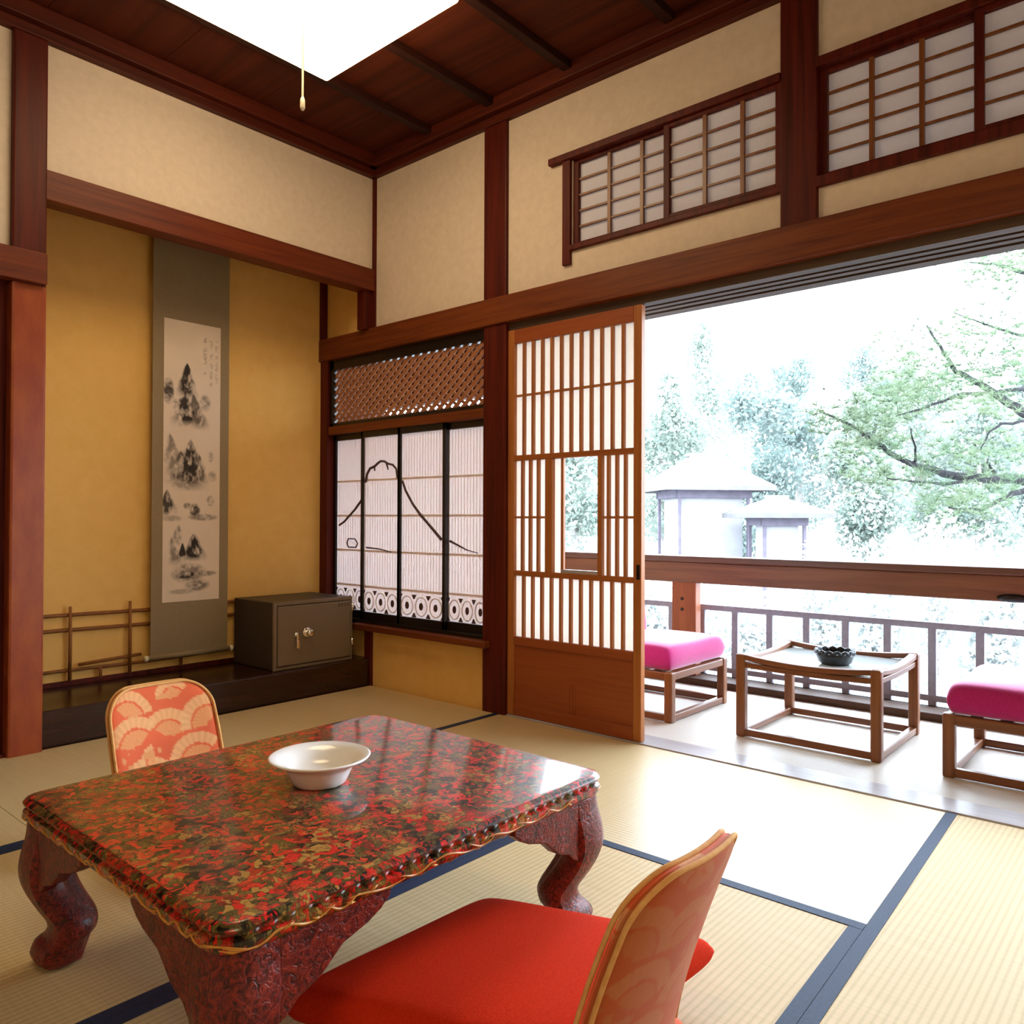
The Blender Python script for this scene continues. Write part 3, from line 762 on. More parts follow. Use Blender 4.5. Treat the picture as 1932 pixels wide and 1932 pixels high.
tag(q3, 'pink back cushion leaning on the rear of the left veranda chair', 'cushion')

# ------------------------------------------------------------------ low red lacquer table
TX0, TX1, TY0, TY1, TZ = .553, 1.480, 1.000, 1.815, .340
tc = ((TX0 + TX1) / 2, (TY0 + TY1) / 2, 0)
tb = empty('low_table', tc); tag(tb, 'low red lacquered table with painted flower top and curled feet', 'table')
def rr(x0, x1, y0, y1, r, z, n=8, m=62, wav=0.0, nw=0, zw=0.0):
    """Closed rounded rectangle; optional scallops outwards (wav) and downwards (zw)."""
    pts = []
    segs = [((x1 - r, y0 + r), -PI / 2), ((x1 - r, y1 - r), 0), ((x0 + r, y1 - r), PI / 2), ((x0 + r, y0 + r), PI)]
    for k, ((cx, cy), a0) in enumerate(segs):
        arc = [(cx + r * math.cos(a0 + PI / 2 * i / n), cy + r * math.sin(a0 + PI / 2 * i / n), math.cos(a0 + PI / 2 * i / n), math.sin(a0 + PI / 2 * i / n)) for i in range(n + 1)]
        nx = segs[(k + 1) % 4]; a1 = nx[1]
        e = arc[-1]; s2 = (nx[0][0] + r * math.cos(a1), nx[0][1] + r * math.sin(a1))
        pts += arc
        for i in range(1, m * 3):
            t = i / (m * 3); pts.append((e[0] * (1 - t) + s2[0] * t, e[1] * (1 - t) + s2[1] * t, e[2], e[3]))
    out = []
    N = len(pts)
    for i, (px, py, nx_, ny_) in enumerate(pts):
        s = math.sin(2 * PI * nw * i / N) if nw else 0
        out.append((px + nx_ * wav * s, py + ny_ * wav * s, z + zw * abs(s)))
    return out
R0 = .048
top = MB(tc)
def ring(inset, z, **k): return rr(TX0 + inset, TX1 - inset, TY0 + inset, TY1 - inset, max(R0 - inset * .6, .012), z, **k)
top.rings([ring(.012, TZ - .006), ring(.012, TZ - .001), ring(.018, TZ)], cap0=False)
autosmooth(top.build('table_top', M['lacq'], tb), 35)
edge = MB(tc)
edge.rings([ring(.0125, TZ - .0015), ring(.004, TZ - .004), ring(.0, TZ - .009), ring(.002, TZ - .014), ring(.009, TZ - .018, wav=.0026, nw=116), ring(.009, TZ - .022, wav=.0026, nw=116),
            ring(.001, TZ - .026), ring(.0, TZ - .036), ring(.005, TZ - .044), ring(.012, TZ - .052, zw=.006, nw=24), ring(.05, TZ - .052), ring(.05, TZ - .02)], cap0=False, cap1=True)
autosmooth(edge.build('carved_edge', M['lacq_edge'], tb), 45)
gl = MB(tc)
ptsA = [Vector(p) for p in ring(-.0004, TZ - .034)]; ptsB = [Vector(p) for p in ring(.0116, TZ - .034)]
N = len(ptsA); rg_ = random.Random(4); k = 0
def on_edge(i, dz):
    ins = float(np.interp(.034 - dz, [.022, .026, .036, .044, .052], [.004, .001, 0, .005, .012]))
    p = ptsA[i % N].lerp(ptsB[i % N], ins / .012); return Vector((p.x, p.y, p.z + dz))
while k < N - 27:
    # short curling tendrils with small leaves, broken and uneven
    n_ = rg_.randint(14, 26); amp = rg_.uniform(.004, .0075); ph = rg_.uniform(0, 2); fr = rg_.uniform(.7, 1.3)
    tend = []; rad = []
    for q in range(n_ + 1):
        t = q / n_
        tend.append(on_edge(k + q, amp * math.sin(2 * PI * fr * t + ph) - .001)); rad.append(.0005 + .0019 * math.sin(PI * t) ** .7)
    gl.tube(tend, rad, 5)
    if rg_.random() < .7:
        c_ = k + rg_.randint(4, n_ - 2); d_ = rg_.choice((-.006, .006))
        gl.tube([on_edge(c_, d_ * .1), on_edge(c_ + 2, d_ * .7), on_edge(c_ + 4, d_)], [.0008, .0030, .0006], 6)
    k += n_ - rg_.randint(1, 5)
gl.build('gold_tendrils', M['gold'], tb, smooth=True)
# legs: corner section swept along an S-curve, with scalloped brackets
def table_leg(cx, cy, sx, sy):
    """(cx,cy) outer corner, (sx,sy) direction towards the table centre."""
    m = MB(tc)
    key = [(.300, .000, .104, .052), (.265, -.002, .106, .056), (.230, -.011, .110, .060), (.195, -.015, .110, .064), (.165, -.010, .107, .067), (.135, .004, .103, .068),
            (.110, .020, .100, .069), (.090, .033, .098, .070), (.074, .036, .098, .072), (.062, .024, .104, .076), (.048, .010, .110, .080), (.032, .004, .110, .084), (.018, .008, .100, .080), (.008, .020, .084, .068), (.002, .034, .064, .052)]
    K_ = np.array(key); zz = np.concatenate([np.linspace(.300, .06, 26), np.linspace(.057, .002, 20)])
    prof = [(z, *[float(np.interp(z, K_[::-1, 0], K_[::-1, c])) for c in (1, 2, 3)]) for z in zz]
    sm_ = np.array(prof)
    for _ in range(2): sm_[1:-1, 1:] = (sm_[:-2, 1:] + 2 * sm_[1:-1, 1:] + sm_[2:, 1:]) / 4
    prof = [tuple(r_) for r_ in sm_]
    rings = []
    for z, off, s, t in prof:
        o = off * .9; ch = .024
        pts = [(o + ch, o), (o + s, o), (o + s, o + t * .55), (o + s - .012, o + t), (o + t + .004, o + t + .004), (o + t, o + s - .012), (o + t * .55, o + s), (o, o + s), (o, o + ch)]
        rings.append([(cx + sx * a, cy + sy * b, z) for a, b in pts])
    m.rings(rings)
    o_ = autosmooth(m.build('leg', M['lacq_leg'], tb), 50)
    md = o_.modifiers.new('round', 'SUBSURF'); md.levels = 1; md.render_levels = 1
    for p_ in o_.data.polygons: p_.use_smooth = True
    # brackets along both edges, sub-parts of the leg
    outl = [(.090, .300), (.090, .165), (.105, .172), (.125, .190), (.145, .196), (.165, .205), (.185, .222), (.205, .238), (.230, .245), (.255, .252), (.280, .264), (.300, .280), (.305, .300)]
    for ax in (0, 1):
        b = MB(tc); e0, e1 = .004, .034
        ra = []; rb_ = []
        for u, z in outl:
            if ax == 0:
                ra.append((cx + sx * u, cy + sy * e0, z)); rb_.append((cx + sx * u, cy + sy * e1, z))
            else:
                ra.append((cx + sx * e0, cy + sy * u, z)); rb_.append((cx + sx * e1, cy + sy * u, z))
        b.rings([ra, rb_]); b.build('carved_bracket', M['lacq_leg'], o_, .004)
    return o_
IN = .006
table_leg(TX0 + IN, TY0 + IN, 1, 1); table_leg(TX1 - IN, TY0 + IN, -1, 1); table_leg(TX0 + IN, TY1 - IN, 1, -1); table_leg(TX1 - IN, TY1 - IN, -1, -1)

# bowl
bw = (1.005, 1.415, TZ)
m = MB(bw)
m.lathe([(0, .0045), (.042, .0045), (.046, .0005), (.052, .0005), (.056, .004), (.062, .016), (.069, .032), (.072, .038), (.088, .047), (.104, .0545), (.1065, .058), (.103, .0595), (.088, .053), (.072, .046), (.060, .034), (.045, .026), (.02, .023), (0, .023)], bw, 64)
o = m.build('bowl', M['porcelain'], None, smooth=True)
tag(o, 'white porcelain bowl with a wide rim standing on the red table', 'bowl')

# ------------------------------------------------------------------ floor chairs with fan pattern
def vn(x, y, seed=0):
    """small value noise"""
    xi, yi = np.floor(x).astype(int), np.floor(y).astype(int); fx, fy = x - xi, y - yi
    def h(a, b): return np.modf(np.abs(np.sin(a * 127.1 + b * 311.7 + seed * 74.7) * 43758.5453))[0]
    sx_, sy_ = fx * fx * (3 - 2 * fx), fy * fy * (3 - 2 * fy)
    return (h(xi, yi) * (1 - sx_) + h(xi + 1, yi) * sx_) * (1 - sy_) + (h(xi, yi + 1) * (1 - sx_) + h(xi + 1, yi + 1) * sx_) * sy_

def fan_pattern(U, V):
    """Scattered pale folding fans and sprigs on vermilion; U,V in metres."""
    red = np.array([.70, .125, .045]); pale = np.array([.76, .32, .12]); pale2 = np.array([.80, .42, .18])
    k = vn(U * 16, V * 16, 3)[..., None]
    col = red * (0.90 + .2 * k) + 0 * U[..., None]
    fans = [(-.01, .215, .080, 100), (-.085, .135, .085, 75), (.085, .205, .085, 75), (.065, .085, .095, 95), (-.13, .235, .085, 55), (.10, .285, .075, 110),
            (-.045, .03, .085, 95), (-.15, .035, .075, 120), (.145, .025, .08, 70), (-.04, .315, .055, 80), (.035, .165, .045, 20)]
    for cx, cy, r, ang in fans:
        dx, dy = U - cx, V - cy; rr_ = np.hypot(dx, dy); th = np.degrees(np.arctan2(dy, dx))
        da = (th - ang + 180) % 360 - 180
        inside = (np.abs(da) < 62) & (rr_ < r) & (rr_ > r * .12)
        rib = 0.5 + .5 * np.cos(np.radians(da) * 26)
        inner = rr_ < r * .62
        c = np.where(inner[..., None], pale, pale2) * (0.88 + .12 * rib[..., None])
        edge_ = (np.abs(rr_ - r * .62) < .003)
        c = np.where(edge_[..., None], red * 1.0, c)
        m_ = inside[..., None]
        col = np.where(m_, col * .12 + c * .88, col)
    sp = vn(U * 55, V * 55, 9) * vn(U * 21, V * 21, 5)
    col = np.where((sp > .50)[..., None], pale * .9, col)
    return col

M['fan_cloth'] = vcol('fan_pattern_cloth', 0.8, 0.25, 300, 0.1)
def set_pattern(o, cols):
    a = o.data.color_attributes.new('pattern', 'FLOAT_COLOR', 'POINT')
    a.data.foreach_set('color', np.concatenate([cols, np.ones((len(cols), 1))], 1).astype(np.float32).ravel())

def floor_chair(label, W=.305, Hh=.362, lean=.12):
    """Faces +y. Backrest bottom at y=-lean0; top leans to -y."""
    r = empty('floor_chair'); tag(r, label, 'floor chair', 'orange floor chairs at the red table')
    nu, nv = 72, 84; T = .036
    vs = []; uv = []
    def shape(u, v):
        # u -1..1, v 0..1 -> width profile with rounded upper corners
        wv = W / 2 * (0.96 + .04 * math.sin(PI * v))
        rc = .075
        z = v * Hh
        over = z - (Hh - rc)
        if over > 0:
            wv = wv - rc + math.sqrt(max(rc * rc - over * over, 0))
        return u * wv, z
    def pos(u, v, side):
        x_, z_ = shape(u, v)
        t = T / 2 * (max(0.0, 1 - abs(u) ** 8)) ** .5 * (1 if v < .9 else math.sqrt(max(0.0, 1 - ((v - .9) / .1) ** 2)) * .75 + .25)
        yy = -lean * (v ** 1.25) + .026 * (x_ / (W / 2)) ** 2 + side * t
        return (x_, yy, z_ + .055)
    for side in (1, -1):
        for i in range(nu + 1):
            for j in range(nv + 1):
                u = -1 + 2 * i / nu; u = math.sin(u * PI / 2) * .35 + u * .65; v = j / nv
                v = 1 - (1 - v) ** 1.15
                vs.append(pos(u, v, side)); uv.append((shape(u, v)[0], v * Hh))
    N = (nu + 1) * (nv + 1); fs = []
    for i in range(nu):
        for j in range(nv):
            a, b, c, e = i * (nv + 1) + j, (i + 1) * (nv + 1) + j, (i + 1) * (nv + 1) + j + 1, i * (nv + 1) + j + 1
            fs.append((a, e, c, b)); fs.append((N + a, N + b, N + c, N + e))
    for i in range(nu):   # close bottom and top
        a, b = i * (nv + 1), (i + 1) * (nv + 1); fs.append((a, b, N + b, N + a))
        a, b = i * (nv + 1) + nv, (i + 1) * (nv + 1) + nv; fs.append((b, a, N + a, N + b))
    for j in range(nv):
        fs.append((j + 1, j, N + j, N + j + 1)); a = nu * (nv + 1) + j; fs.append((a, a + 1, N + a + 1, N + a))
    m = MB(); m.add(vs, fs)
    o = m.build('backrest', M['fan_cloth'], r)
    autosmooth(o, 50)
    UV = np.array(uv); fp = fan_pattern(UV[:, 0], UV[:, 1]); fp[N:] = fp[N:] * .22 + np.array([.40, .085, .020]) * .78
    set_pattern(o, fp)
    # piping round the outline, front and rear edges
    for side in (1, -1):
        vl = [q / 30 * (1 - .075 / Hh) for q in range(30)] + [(Hh - .075 + .075 * math.sin(a)) / Hh for a in np.linspace(0, PI / 2 - .02, 16)]
        pts = [pos(-1, v_, 0) for v_ in vl] + [pos(u_, 1, 0) for u_ in np.linspace(-1, 1, 10)[1:-1]] + [pos(1, v_, 0) for v_ in reversed(vl)]
        pts = [(p[0] * 1.0, p[1] + side * .011, p[2]) for p in pts]
        MB().tube(pts, .0042, 6).build('piping', M['piping'], o, smooth=True)
    s = MB()
    rg = []
    for ins, z in ((.012, 0), (0, .008), (0, .038), (.010, .046)):
        rg.append(rr(-W / 2 - .02 + ins, W / 2 + .02 - ins, -.02 + ins, .34 - ins, .06 - ins, z, n=6, m=4))
    s.rings(rg); so = autosmooth(s.build('seat', M['fan_cloth'], r), 40)
    P = np.array([v.co[:] for v in so.data.vertices]); set_pattern(so, fan_pattern(P[:, 0], P[:, 1] * .9))
    return r
ch = floor_chair('orange fan-patterned floor chair in the foreground behind the red cushion')
ch.location = (1.06, .665, 0); ch.rotation_euler = (0, 0, math.radians(0))
ch2 = copy_tree(ch); ch2['label'] = 'orange fan-patterned floor chair beyond the table, in front of the alcove'
ch2.location = (1.062, 2.19, 0); ch2.rotation_euler = (0, 0, math.radians(180))
zb = cushion_mesh(2.0, 2.0, .066, 'floor_cushion', M['red_velvet'], None, crown=.75, pinch=.10)
FL_, FR_, BR_ = Vector((.754, 1.18)), Vector((1.245, 1.157)), Vector((1.412, .700))   # its corners, slightly out of square
ex_, ey_, cc_ = (FR_ - FL_) * .525, (FR_ - BR_) * .525, (FL_ + BR_) / 2
for v in zb.data.vertices:
    p_ = ex_ * v.co.x + ey_ * v.co.y; v.co.x, v.co.y = p_.x, p_.y
zb.location = (cc_.x, cc_.y, .0475)
tag(zb, 'red square floor cushion on the near floor chair, partly under the table edge', 'cushion')

# ------------------------------------------------------------------ alcove things
# hanging scroll
sc = empty('hanging_scroll', (1.93, YN, .22)); tag(sc, 'tall grey hanging scroll with an ink mountain landscape in the alcove', 'scroll')
osc = (1.93, YN, .22)
SY = YN - .046
MB(osc).box(1.733, 2.131, SY, SY + .004, .235, 2.60).build('mounting_cloth', M['cloth_grey'], sc)
MB(osc).tube([(1.722, SY - .001, .228), (2.142, SY - .001, .228)], .013, 14).build('roller', M['cloth_grey'], sc, smooth=True)
for a, b in ((1.722, 1.704), (2.142, 2.160)):
    MB(osc).tube([(a, SY - .001, .228), ((a + b) / 2, SY - .001, .228), (b, SY - .001, .228)], [.012, .0145, .013], 14).build('roller_knob', M['ivory'], sc, smooth=True)
MB(osc).tube([(1.72, SY - .001, 2.60), (2.144, SY - .001, 2.60)], .011, 12).build('top_rod', M['cloth_grey'], sc, smooth=True)
M['painting'] = vcol('ink_painting', 0.9, 0.1)
nu, nv = 110, 520
uu, vv = np.meshgrid(np.linspace(0, 1, nu + 1), np.linspace(0, 1, nv + 1), indexing='ij')   # v: 0 top
ink = np.zeros_like(uu)
def fb(U, V, s, seed): return .5 * vn(U * s, V * s, seed) + .3 * vn(U * s * 2.1, V * s * 2.1, seed + 1) + .2 * vn(U * s * 4.3, V * s * 4.3, seed + 2)
U_, V_ = uu * 1.0, vv * 4.75           # painting aspect
def peak(cx, top_, base, wid, dk, seed, skew=0.0, pw=1.0):
    global ink
    t = (vv - top_) / (base - top_)
    hw = 1.25 * wid * np.clip(t, 0, 1) ** (pw * .8) * (.75 + .5 * fb(U_ * 0 + .3, V_, 6, seed))
    d = np.abs(uu - cx - skew * t) / np.maximum(hw, 1e-3)
    tex = fb(U_ + skew * t, V_ * .55, 13, seed + 5)
    m_ = np.clip(1.25 - d, 0, 1) * np.clip(t * 8, 0, 1) * np.clip((1.05 - t) * 2.6, 0, 1)
    ink = np.maximum(ink, dk * np.clip(m_ * 1.8, 0, 1) * np.clip((tex - .20) * 2.7, 0, 1))
def blob(cx, cy, rx, ry, dk, seed):
    global ink
    d = ((uu - cx) / rx) ** 2 + ((vv - cy) / ry) ** 2
    tex = fb(U_, V_, 14, seed)
    ink = np.maximum(ink, dk * np.clip(1.5 - d * 1.2, 0, 1) * np.clip((tex - .15) * 2.3, 0, 1))
peak(.40, .145, .27, .16, .95, 1); peak(.38, .23, .375, .20, .85, 2, .02); peak(.50, .25, .38, .14, .7, 3, .14)
blob(.08, .255, .10, .045, .8, 4); blob(.72, .285, .10, .03, .55, 5); blob(.20, .30, .05, .02, .5, 6)
peak(.10, .40, .56, .16, .55, 7, .12); peak(.47, .415, .60, .24, .85, 8); peak(.30, .46, .58, .20, .75, 9); peak(.62, .47, .585, .14, .7, 10); blob(.83, .48, .05, .02, .4, 11); blob(.86, .55, .08, .02, .45, 12)
blob(.40, .575, .30, .03, .45, 13)
peak(.07, .60, .695, .14, .8, 14); blob(.42, .66, .07, .012, .75, 15); blob(.55, .675, .10, .025, .8, 16); blob(.70, .70, .26, .013, .6, 17); blob(.83, .64, .07, .02, .5, 18); blob(.15, .705, .18, .012, .35, 19)
peak(.27, .725, .80, .10, .6, 20, -.05); peak(.14, .77, .87, .10, .55, 21, .10); peak(.54, .755, .855, .17, 1.0, 22); peak(.34, .79, .85, .08, .85, 23)
blob(.45, .90, .30, .035, .6, 24); blob(.75, .905, .22, .010, .55, 25); blob(.40, .905, .20, .018, .85, 26); blob(.60, .945, .22, .022, .6, 27); blob(.35, .965, .25, .010, .35, 28)
# faint columns of brush writing at the top right
for cx, a, b, dk in ((.715, .045, .18, .34), (.83, .045, .22, .26), (.93, .05, .25, .22)):
    col_ = (np.abs(uu - cx) < .022 + .012 * vn(V_ * 0, V_ * 40, int(cx * 100))) & (vv > a) & (vv < b)
    ch_ = vn(U_ * 70, V_ * 42, int(cx * 77)) > .46
    gap = vn(U_ * 0, V_ * 17, int(cx * 31)) > .33
    ink = np.maximum(ink, dk * (col_ & ch_ & gap))
wash = .10 * fb(U_, V_, 3, 40)
pap = np.array([.80, .66, .54]); blk = np.array([.045, .036, .034])
kk = np.clip(ink * 1.12 + wash, 0, 1)[..., None]
colr = (pap * (1 - kk) + blk * kk).reshape(-1, 3)
px0, px1, pz0, pz1 = 1.787, 2.082, .490, 1.884
vs = []
for i in range(nu + 1):
    for j in range(nv + 1):
        vs.append((px0 + (px1 - px0) * i / nu, SY - .0015, pz1 + (pz0 - pz1) * j / nv))
fs = [(i * (nv + 1) + j, (i + 1) * (nv + 1) + j, (i + 1) * (nv + 1) + j + 1, i * (nv + 1) + j + 1) for i in range(nu) for j in range(nv)]
m = MB(osc); m.add(vs, fs); o = m.build('ink_painting', M['painting'], sc); set_pattern(o, colr)

# bamboo fence
bf = empty('bamboo_lattice', (1.6, YN, .168)); tag(bf, 'low brown bamboo lattice against the ochre alcove wall', 'lattice')
obf = (1.6, YN, .168); BY = YN - .010
for z, xa, xb, rad in ((.462, 1.03, 2.42, .0085), (.394, 1.03, 2.42, .0085), (.213, 1.03, 2.42, .0075)):
    MB(obf).tube([(xa + (xb - xa) * t, BY, z + .003 * math.sin(9 * t)) for t in np.linspace(0, 1, 14)], rad, 8).build('rail', M['bamboo'], bf, smooth=True)
MB(obf).tube([(1.42, BY - .010, .236), (1.55, BY - .010, .243), (1.70, BY - .010, .249)], .008, 8).build('rail', M['bamboo'], bf, smooth=True)
for x_, za, zb_ in ((1.381, .168, .503), (1.645, .168, .508), (1.512, .168, .213), (1.895, .168, .462), (1.12, .168, .49)):
    MB(obf).tube([(x_, BY - .014, za), (x_ + .001, BY - .014, (za + zb_) / 2), (x_, BY - .014, zb_)], [.0085, .008, .0065], 8).build('stake', M['bamboo'], bf, smooth=True)

# safe
sx0, sx1, sy0, sy1, sz0, sz1 = 2.176, 2.656, 3.452, 3.830, .146, .486
sf = empty('safe', (2.416, 3.64, .145)); tag(sf, 'grey-brown metal safe with a chrome knob standing in the alcove', 'safe')
os_ = (2.416, 3.64, .145)
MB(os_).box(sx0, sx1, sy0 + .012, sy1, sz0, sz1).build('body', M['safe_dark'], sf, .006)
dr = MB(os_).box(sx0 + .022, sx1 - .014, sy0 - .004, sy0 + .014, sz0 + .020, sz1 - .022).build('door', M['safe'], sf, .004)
MB(os_).box(sx0, sx0 + .018, sy0, sy0 + .014, sz0, sz1).box(sx1 - .010, sx1, sy0, sy0 + .014, sz0, sz1).box(sx0 + .018, sx1 - .01, sy0, sy0 + .014, sz1 - .018, sz1).box(sx0 + .018, sx1 - .01, sy0, sy0 + .014, sz0, sz0 + .016).build('door_surround', M['safe'], sf, .002)
def y_lathe(prof, c, n=24):
    m = MB(os_); m.lathe(prof, (0, 0, 0), n)
    for v in m.v: v.x, v.y, v.z = c[0] + v.x, c[1] - v.z, c[2] + v.y
    return m
y_lathe([(0, 0), (.026, 0), (.028, .004), (.022, .008), (.012, .010), (.011, .024), (.018, .028), (.019, .038), (.012, .042), (0, .042)], (2.366, sy0 - .004, .322)).build('knob', M['chrome'], dr, smooth=True)
y_lathe([(0, 0), (.013, 0), (.013, .004), (0, .006)], (2.305, sy0 - .004, .315)).build('lock_plate', M['chrome'], dr, smooth=True)
km = MB(os_).box(2.299, 2.311, sy0 - .016, sy0 - .012, .282, .318).box(2.297, 2.313, sy0 - .020, sy0 - .015, .248, .286)
km.build('key', M['chrome'], dr, .002)
for z in (.215, .405):
    MB(os_).tube([(sx1 + .002, sy0 + .004, z), (sx1 + .002, sy0 + .004, z + .045)], .008, 10).build('hinge', M['chrome'], sf, smooth=True)
# worn emblem letters at the upper right of the door, too blurred to read
em = MB(os_)
for k in range(4): em.box(2.562 + .020 * k, 2.566 + .020 * k, sy0 - .0055, sy0 - .003, .436, .452).box(2.562 + .020 * k, 2.574 + .020 * k, sy0 - .0055, sy0 - .003, .449, .452)
em.build('emblem', M['safe_dark'], dr)

# ceiling lamp
lx, ly, lh = 1.553, 2.322, .385
la = empty('ceiling_lamp', (lx, ly, ZC)); tag(la, 'large square white ceiling lamp, lit, with a pull cord', 'lamp')
ola = (lx, ly, ZC)
M['lampbase'] = mottled('white_lamp_housing', (.75, .72, .64), (.8, .77, .7), 10, .5, .3, 0)
MB(ola).box(lx - lh + .02, lx + lh - .02, ly - lh + .02, ly + lh - .02, 2.815, 2.855).build('housing', M['lampbase'], la, .004)
MB(ola).box(lx - lh, lx + lh, ly - lh, ly + lh, 2.700, 2.815).build('diffuser', M['lamp'], la, .010)
pc = MB(ola).tube([(1.556, 2.312, 2.705), (1.556, 2.312, 2.50), (1.556, 2.312, 2.335)], .0035, 6).build('pull_cord', M['ivory'], la)
MB(ola).tube([(1.556, 2.312, 2.345), (1.556, 2.312, 2.335), (1.556, 2.312, 2.31), (1.556, 2.312, 2.300)], [.004, .008, .009, .005], 10).build('cord_knob', M['ivory'], pc, smooth=True)

fill_lamp = copy_tree(la); fill_lamp.location = (-0.17, -0.12, ZC)  # added fill lamp: unseen copy that brightens the near side of the table
fill_lamp['label'] = 'added fill lamp, copied from the square ceiling lamp, unseen behind the viewpoint'
la['group'] = fill_lamp['group'] = 'square ceiling lamps'

# ------------------------------------------------------------------ outdoors
CAM = Vector((0, 0, 0.9))
yaw, pitch, roll, FPX = .8544, .0100, .0035, 1491.06
fw = Vector((math.sin(yaw) * math.cos(pitch), math.cos(yaw) * math.cos(pitch), math.sin(pitch)))
rt = Vector((math.cos(yaw), -math.sin(yaw), 0)); up = rt.cross(fw)
rt, up = math.cos(roll) * rt + math.sin(roll) * up, -math.sin(roll) * rt + math.cos(roll) * up

def survey(px, py, depth):
    """Point measured from the photograph: direction of a picture point at a surveyed depth."""
    return CAM + fw * depth + rt * ((px - 966) / FPX * depth) + up * (-(py - 966) / FPX * depth)

struct(MB().box(4.3, 140, -60, 160, -4.3, -4.2).build('ground', M['ground']))
# wooded hillside behind the garden
hm = MB(); g = []
for i in range(25):
    a = -8 + 106 * i / 24
    row = []
    for j in range(9):
        d = 62 + 9 * j; an = math.radians(a)
        h = -4.3 + 16 * (1 - math.exp(-j * .42)) * (0.75 + .25 * math.sin(i * .9))
        row.append((math.cos(an) * d, math.sin(an) * d, h))
    g.append(row)
hm.add([p for r in g for p in r], [(i * 9 + j, (i + 1) * 9 + j, (i + 1) * 9 + j + 1, i * 9 + j + 1) for i in range(24) for j in range(8)])
struct(hm.build('ground_hill', M['hill'], smooth=True))

def foliage_mesh(clusters, n_leaf, size, seed):
    r = np.random.default_rng(seed); out = []
    for (c, rad, w_) in clusters:
        k = int(n_leaf * w_)
        d = r.normal(size=(k, 3)); d /= np.linalg.norm(d, axis=1)[:, None]
        p = np.array(c) + d * np.array(rad) * (r.uniform(.2, 1.05, (k, 1)) ** .6)
        s = size * r.uniform(.55, 1.35, (k, 1))
        a = r.normal(size=(k, 3)); a /= np.linalg.norm(a, axis=1)[:, None]
        b = np.cross(a, r.normal(size=(k, 3))); b /= np.linalg.norm(b, axis=1)[:, None] + 1e-9
        out.append(np.stack([p - a * s, p + b * s * .5, p + a * s, p - b * s * .5], 1).reshape(-1, 3))
    return np.concatenate(out)

def tree(name, cat, loc, h, w_, leafmat, seed, label, group, n_leaf=2600, size=.28, trunk=True):
    r = empty(name, loc); tag(r, label, cat, group)
    q = random.Random(seed); cl = []
    if trunk:
        for k in range(11):
            t = q.uniform(.34, 1.0); rad = w_ * .5 * math.sqrt(max(.08, 1 - ((t - .55) / .5) ** 2))
            a = q.uniform(0, 2 * PI); rr2 = rad * q.uniform(.2, .75)
            cl.append(((math.cos(a) * rr2, math.sin(a) * rr2, h * t), (rad * .55, rad * .55, h * .12), 1 / 11))
        MB().tube([(0, 0, 0), (.1, .05, h * .35), (0, .1, h * .8)], [h * .028, h * .02, h * .006], 8).build('trunk', M['bark_far'], r)
    else:
        for k in range(7):
            a = q.uniform(0, 2 * PI); rr2 = w_ * .36 * q.random()
            cl.append(((math.cos(a) * rr2, math.sin(a) * rr2, h * q.uniform(.35, .7)), (w_ * .26, w_ * .26, h * .34), 1 / 7))
        MB().tube([(0, 0, 0), (0, 0, h * .5)], [.06, .03], 6).build('stem', M['bark_far'], r)
    m = foliage_mesh(cl, n_leaf, size, seed)
    me = bpy.data.meshes.new('foliage'); me.from_pydata(m.tolist(), [], np.arange(len(m)).reshape(-1, 4).tolist()); me.materials.append(leafmat)
    o = bpy.data.objects.new('foliage', me); COL.objects.link(o); o.parent = r
    return r

def ground_at(px, depth, z=-4.2):
    p = survey(px, 966, depth); p.z = z; return p
G = 'pale trees on the hillside'
tl = [
 (1250, 47, 13.0, 6.4, 'leaf_far', 'pale washed-out tree just right of the paper door, behind the upper pavilion'),
 (1330, 55, 17.5, 6.6, 'leaf_far', 'tallest pale tree rising above the upper pavilion roof'),
 (1415, 40, 11.5, 5.6, 'leaf_far2', 'blue-green tree standing to the right of the upper pavilion roof'),
 (1510, 48, 14.5, 6.6, 'leaf_far2', 'blue-green tree behind the tip of the long lower pine branch'),
 (1635, 40, 11.0, 5.4, 'leaf_far', 'pale green tree between the lower pavilion and the pine'),
 (1665, 55, 17.0, 6.8, 'leaf_far2', 'far hazy tree behind the middle of the pine'),
 (1740, 47, 13.5, 6.4, 'leaf_far', 'hazy tree behind the upper pine branch'),
 (1850, 40, 11.5, 6.0, 'leaf_far', 'hazy tree behind the fork of the pine'),
 (1945, 48, 14.0, 6.6, 'leaf_far2', 'hazy tree at the right edge behind the pine'),
]
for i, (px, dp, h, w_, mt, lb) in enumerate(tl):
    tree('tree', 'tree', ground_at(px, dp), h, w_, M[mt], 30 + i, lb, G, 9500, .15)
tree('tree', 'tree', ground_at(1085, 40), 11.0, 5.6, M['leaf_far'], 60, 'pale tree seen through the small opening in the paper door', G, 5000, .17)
GB = 'pale garden bushes below the balustrade line'
bl = [(1225, 16.5, 2.9, 2.3, 'leftmost pale bush next to the paper door'), (1435, 16.5, 2.9, 2.2, 'pale bush between the two pavilions, low down'), (1670, 16.5, 3.1, 2.2, 'pale bush below the tip of the long pine branch'), (1890, 16.5, 3.3, 2.4, 'pale bush under the lowest pine branch'),
      (1330, 20.5, 3.1, 2.8, 'pale bush below the upper pavilion'), (1550, 20.5, 3.3, 2.8, 'pale bush just right of the lower pavilion'), (1770, 20.5, 3.6, 2.8, 'pale bush under the middle of the long pine branch'), (1985, 20.5, 3.7, 2.6, 'pale bush at the right edge of the photo')]
for i, (px, dp, h, w_, lb) in enumerate(bl):
    tree('bush', 'bush', ground_at(px, dp), h + (1.35 if px < 1500 else 1.9), w_, M['leaf_bush'], 80 + i, lb, GB, 4200, .085, trunk=False)

